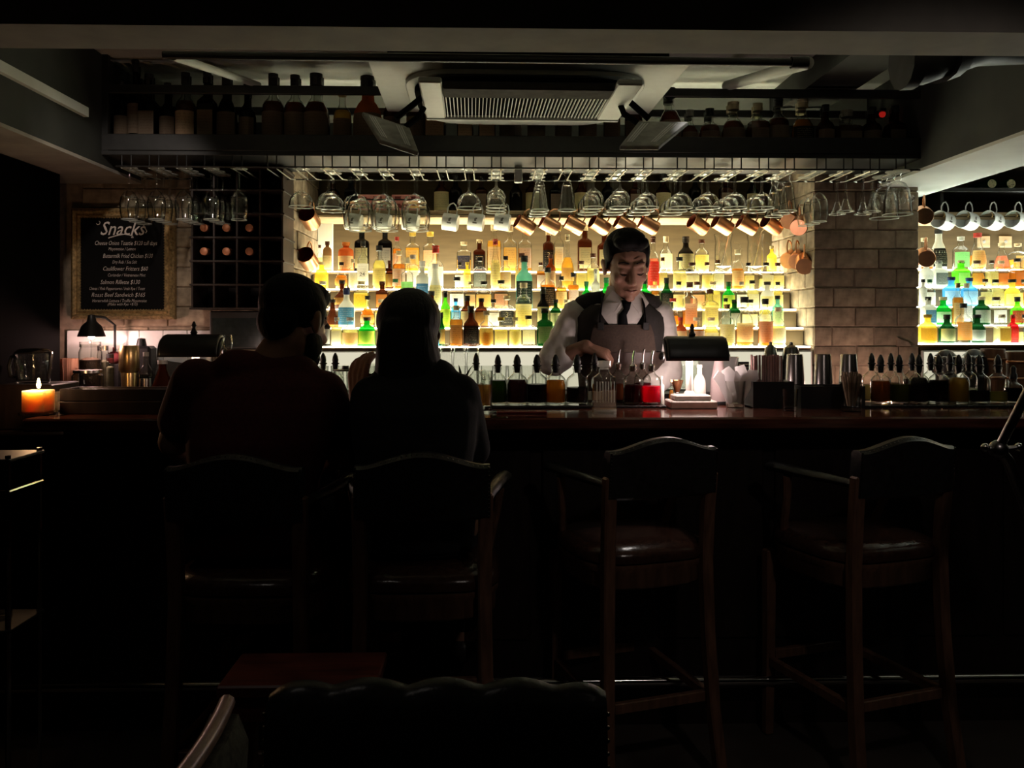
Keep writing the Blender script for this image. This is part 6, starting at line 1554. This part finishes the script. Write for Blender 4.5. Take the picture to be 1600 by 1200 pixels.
    for s in (-1, 1):
        z0 = zt_ - .015; pts = [front(z0, s * .088, .026), front(z0 + .04, s * .088, .024), front(z0 + .09, s * .084, .026), Vector((secs[6][0][0] + s * .078, secs[6][0][1] - .062, nz[2] - .005)), Vector((secs[6][0][0] + s * .072, secs[6][0][1] - .01, nz[2] + .022)), Vector((secs[6][0][0] + s * .06, secs[6][0][1] + .06, nz[2] - .01))]
        MB().tube(pts, .010, 8, flat=.35).build('apron_strap', M_TIE, t)
        c = front(z0 + .012, s * .088, .034)
        MB().box(c.x - .012, c.x + .012, c.y - .003, c.y + .006, c.z - .016, c.z + .014).build('buckle', M_BLACK, t, 0, .002)
    tr = Fig(); tr.loft([((0, .01, .78), .17, .12), (secs[0][0], .172, .122), (tuple(Vector(secs[0][0]) + Vector((0, 0, .09))), .158, .112)])
    for sx in (-1, 1): tr.limb([(Vector((sx * .085, .01, .86)), .092), (Vector((sx * .095, .015, .50)), .070), (Vector((sx * .1, .03, .10)), .056)], 14)
    tr.fuse('trousers', M_TROUSER, t, .01, 4)
    for sx in (-1, 1):
        so = Fig(); so.limb([(Vector((sx * .1, .045, .050)), .050), (Vector((sx * .105, -.12, .040)), .040)], 12); so.fuse('shoe', M_SHOE, t, .008, 2)
    return t
bartender()

# ------------------------------------------------------------------ the couple on the stools (seen from behind)
def sitter(label, px_pelvis, Yp, seat_z, neck, head, hk, yaw, pitch, roll, sh, el, ha, hands, secw, sleeve, top_mat, skin, kind):
    P = at(px_pelvis, 700, Yp); O = Vector((P.x, Yp, 0)); t = thing('person', label, 'person', O); L = lambda v: Vector(v) - O
    nb = L(neck); zp = seat_z + .085
    secs = []
    prof = [(0, 1.0, 1.0), (.18, .90, .92), (.36, .88, .90), (.58, 1.0, .98), (.76, 1.06, .96), (.88, .98, .84), (.96, .62, .66), (1.0, .36, .52)]
    for f, a, b in prof:
        bow = sin(pi * f) * -.045
        secs.append(((nb.x * f, nb.y * f + bow, zp - .07 + (nb.z - zp + .07) * f), secw[0] * a, secw[1] * b))
    M = head_M(L(head), hk, yaw, pitch, roll)
    body = Fig(); head_shape(body, M)
    body.limb([(M @ Vector((0, -.018, -.055)), .056 * hk), (nb, .060 * hk)], 14)
    body.loft([(c, a - .01, b - .01) for c, a, b in secs])
    for s_, e_, h_ in zip(sh, el, ha):
        mid = Vector(e_) + (Vector(h_) - Vector(e_)) * .35
        body.limb([(L(s_), .050 * hk), (L(e_), .040 * hk), (L(mid), .040 * hk), (L(h_), .027 * hk)], 14)
    for (d, n, curl, side), h_ in zip(hands, ha): hand(body, L(h_), d, n, .97 * hk, curl, side)
    for sx in (-1, 1):
        hip = Vector((sx * .09, .0, zp)); kn = Vector((sx * .13, .36, zp - .005)); an = Vector((sx * .12, .36, .36)); 
        body.limb([(hip, .088), (kn, .056), (an, .038)], 14); body.limb([(an + Vector((0, 0, -.03)), .038), (an + Vector((0, .10, -.055)), .027)], 12)
    body.fuse('body', skin, t, .0052, 4)
    top = Fig(); top.loft([(c, a + .004, b + .004) for c, a, b in secs[:7]])
    for s_, e_, h_ in zip(sh, el, ha):
        if sleeve == 'short': top.limb([(L(s_), .066 * hk), (L(Vector(s_) + (Vector(e_) - Vector(s_)) * .62), .062 * hk)], 14)
        else:
            top.limb([(L(s_), .060 * hk), (L(e_), .050 * hk), (L(Vector(e_) + (Vector(h_) - Vector(e_)) * .72), .040 * hk)], 14)
    top.limb([(L(sh[0]) * .5 + nb * .5 + Vector((0, -.005, .0)), .062 * hk), (L(sh[1]) * .5 + nb * .5 + Vector((0, -.005, 0)), .062 * hk)], 14)
    top.fuse('t_shirt' if sleeve == 'short' else 'jumper', top_mat, t, .008, 5)
    tr = Fig(); tr.loft([((0, .0, zp - .082), secw[0] * .94, secw[1] * .94), ((0, 0, zp), secw[0] * 1.03, secw[1] * 1.04), ((0, -.01, zp + .10), secw[0] * .95, secw[1] * .98)])
    for sx in (-1, 1): tr.limb([(Vector((sx * .09, .02, zp + .008)), .090), (Vector((sx * .13, .36, zp)), .068), (Vector((sx * .12, .36, .42)), .052)], 14)
    tr.fuse('trousers', M_TROUSER, t, .010, 4)
    for sx in (-1, 1):
        so = Fig(); so.limb([(Vector((sx * .12, .35, .325)), .045), (Vector((sx * .12, .47, .300)), .036)], 12); so.fuse('shoe', M_SHOE, t, .008, 2)
    return t, M, L
ZSEAT = .732
sh = [at(308, 600, 2.45), at(503, 618, 2.47)]; el = [at(272, 690, 2.50), at(527, 706, 2.54)]; ha = [at(330, 800, 2.74), at(500, 800, 2.76)]
for v, z in zip(ha, (.915, .915)): v.z = z
t, M, L = sitter('man in maroon T-shirt with short dark hair and beard, seated with his back turned', 390, 2.43, ZSEAT, at(430, 566, 2.50), at(461, 508, 2.55), 1.12, R(-24), R(20), R(-4),
    sh, el, ha, [((.35, .85, -.1), (0, 0, 1), .35, 1), ((-.35, .85, -.1), (0, 0, 1), .35, -1)], (.195, .130), 'short', M_TSHIRT, M_SKIN, 'm')
h = Fig(); h.ball((0, -.022, .046), (.081, .101, .086), 18, 12, M); h.ball((0, .03, .09), (.066, .058, .042), 14, 10, M); h.ball((0, -.072, -.008), (.060, .040, .060), 14, 10, M)
for s in (-1, 1): h.ball((s * .074, -.006, .024), (.010, .030, .045), 10, 8, M)
h.fuse('hair', M_HAIR, t, .005, 3)
b = Fig(); b.ball((0, .050, -.074), (.050, .046, .036), 14, 10, M); b.ball((0, .078, -.094), (.028, .022, .028), 10, 8, M)
for s in (-1, 1): b.ball((s * .050, .022, -.050), (.018, .038, .040), 10, 8, M); b.limb([(M @ Vector((s * .030, .078, -.052)), .008), (M @ Vector((0, .094, -.046)), .007)], 8)
b.fuse('beard', M_HAIR, t, .005, 3)
MB().tube([M @ Vector((0, .097, -.0625)), M @ Vector((.016, .088, -.064))], .002, 6).build('mouth_line', MATS['lip_shadow'], t)

sh = [at(583, 622, 2.46), at(716, 618, 2.46)]; el = [at(564, 700, 2.56), at(738, 702, 2.50)]; ha = [at(562, 630, 2.66), at(690, 800, 2.74)]
ha[1].z = .905
t, M, L = sitter('long-haired woman in a black top raising a glass, seated with her back turned', 652, 2.44, ZSEAT, at(648, 574, 2.49), at(636, 532, 2.53), 1.08, R(30), R(10), 0,
    sh, el, ha, [((-.05, .05, 1), (-.55, -.8, 0), .40, -1), ((-.3, .9, -.1), (0, 0, 1), .35, -1)], (.168, .112), 'long', M_TOP, M_SKIN, 'w')
hx = lambda p: M.inverted() @ p
Hc = M @ Vector((0, 0, 0))
h = Fig(); h.ball((0, -.018, .052), (.085, .104, .088), 18, 12, M); h.ball((0, .042, .085), (.062, .050, .044), 14, 10, M)
z0 = Hc.z
h.loft([((Hc.x + .004, Hc.y - .03, z0 + .06), .078, .085), ((Hc.x + .006, Hc.y - .045, z0 - .02), .090, .082), ((Hc.x + .012, Hc.y - .062, z0 - .10), .098, .068), ((Hc.x + .018, Hc.y - .088, z0 - .17), .100, .056), ((Hc.x + .020, Hc.y - .118, z0 - .24), .092, .048), ((Hc.x + .020, Hc.y - .142, z0 - .30), .074, .040), ((Hc.x + .02, Hc.y - .15, z0 - .335), .045, .025)])
o = h.fuse('long_hair', M_HAIR2, t, .0065, 4)
# the tumbler in her raised hand
g = thing('whisky_glass', 'dark tumbler held up in the woman raised hand', 'glass', at(589, 600, 2.665)); g.location.z = at(589, 606, 2.665).z
tumbler(g, .026, .033, .075)
MB().lathe([(0, .016), (.024, .016), (.028, .045), (0, .045)], 16).build('drink', syr((.06, .025, .012)), g)
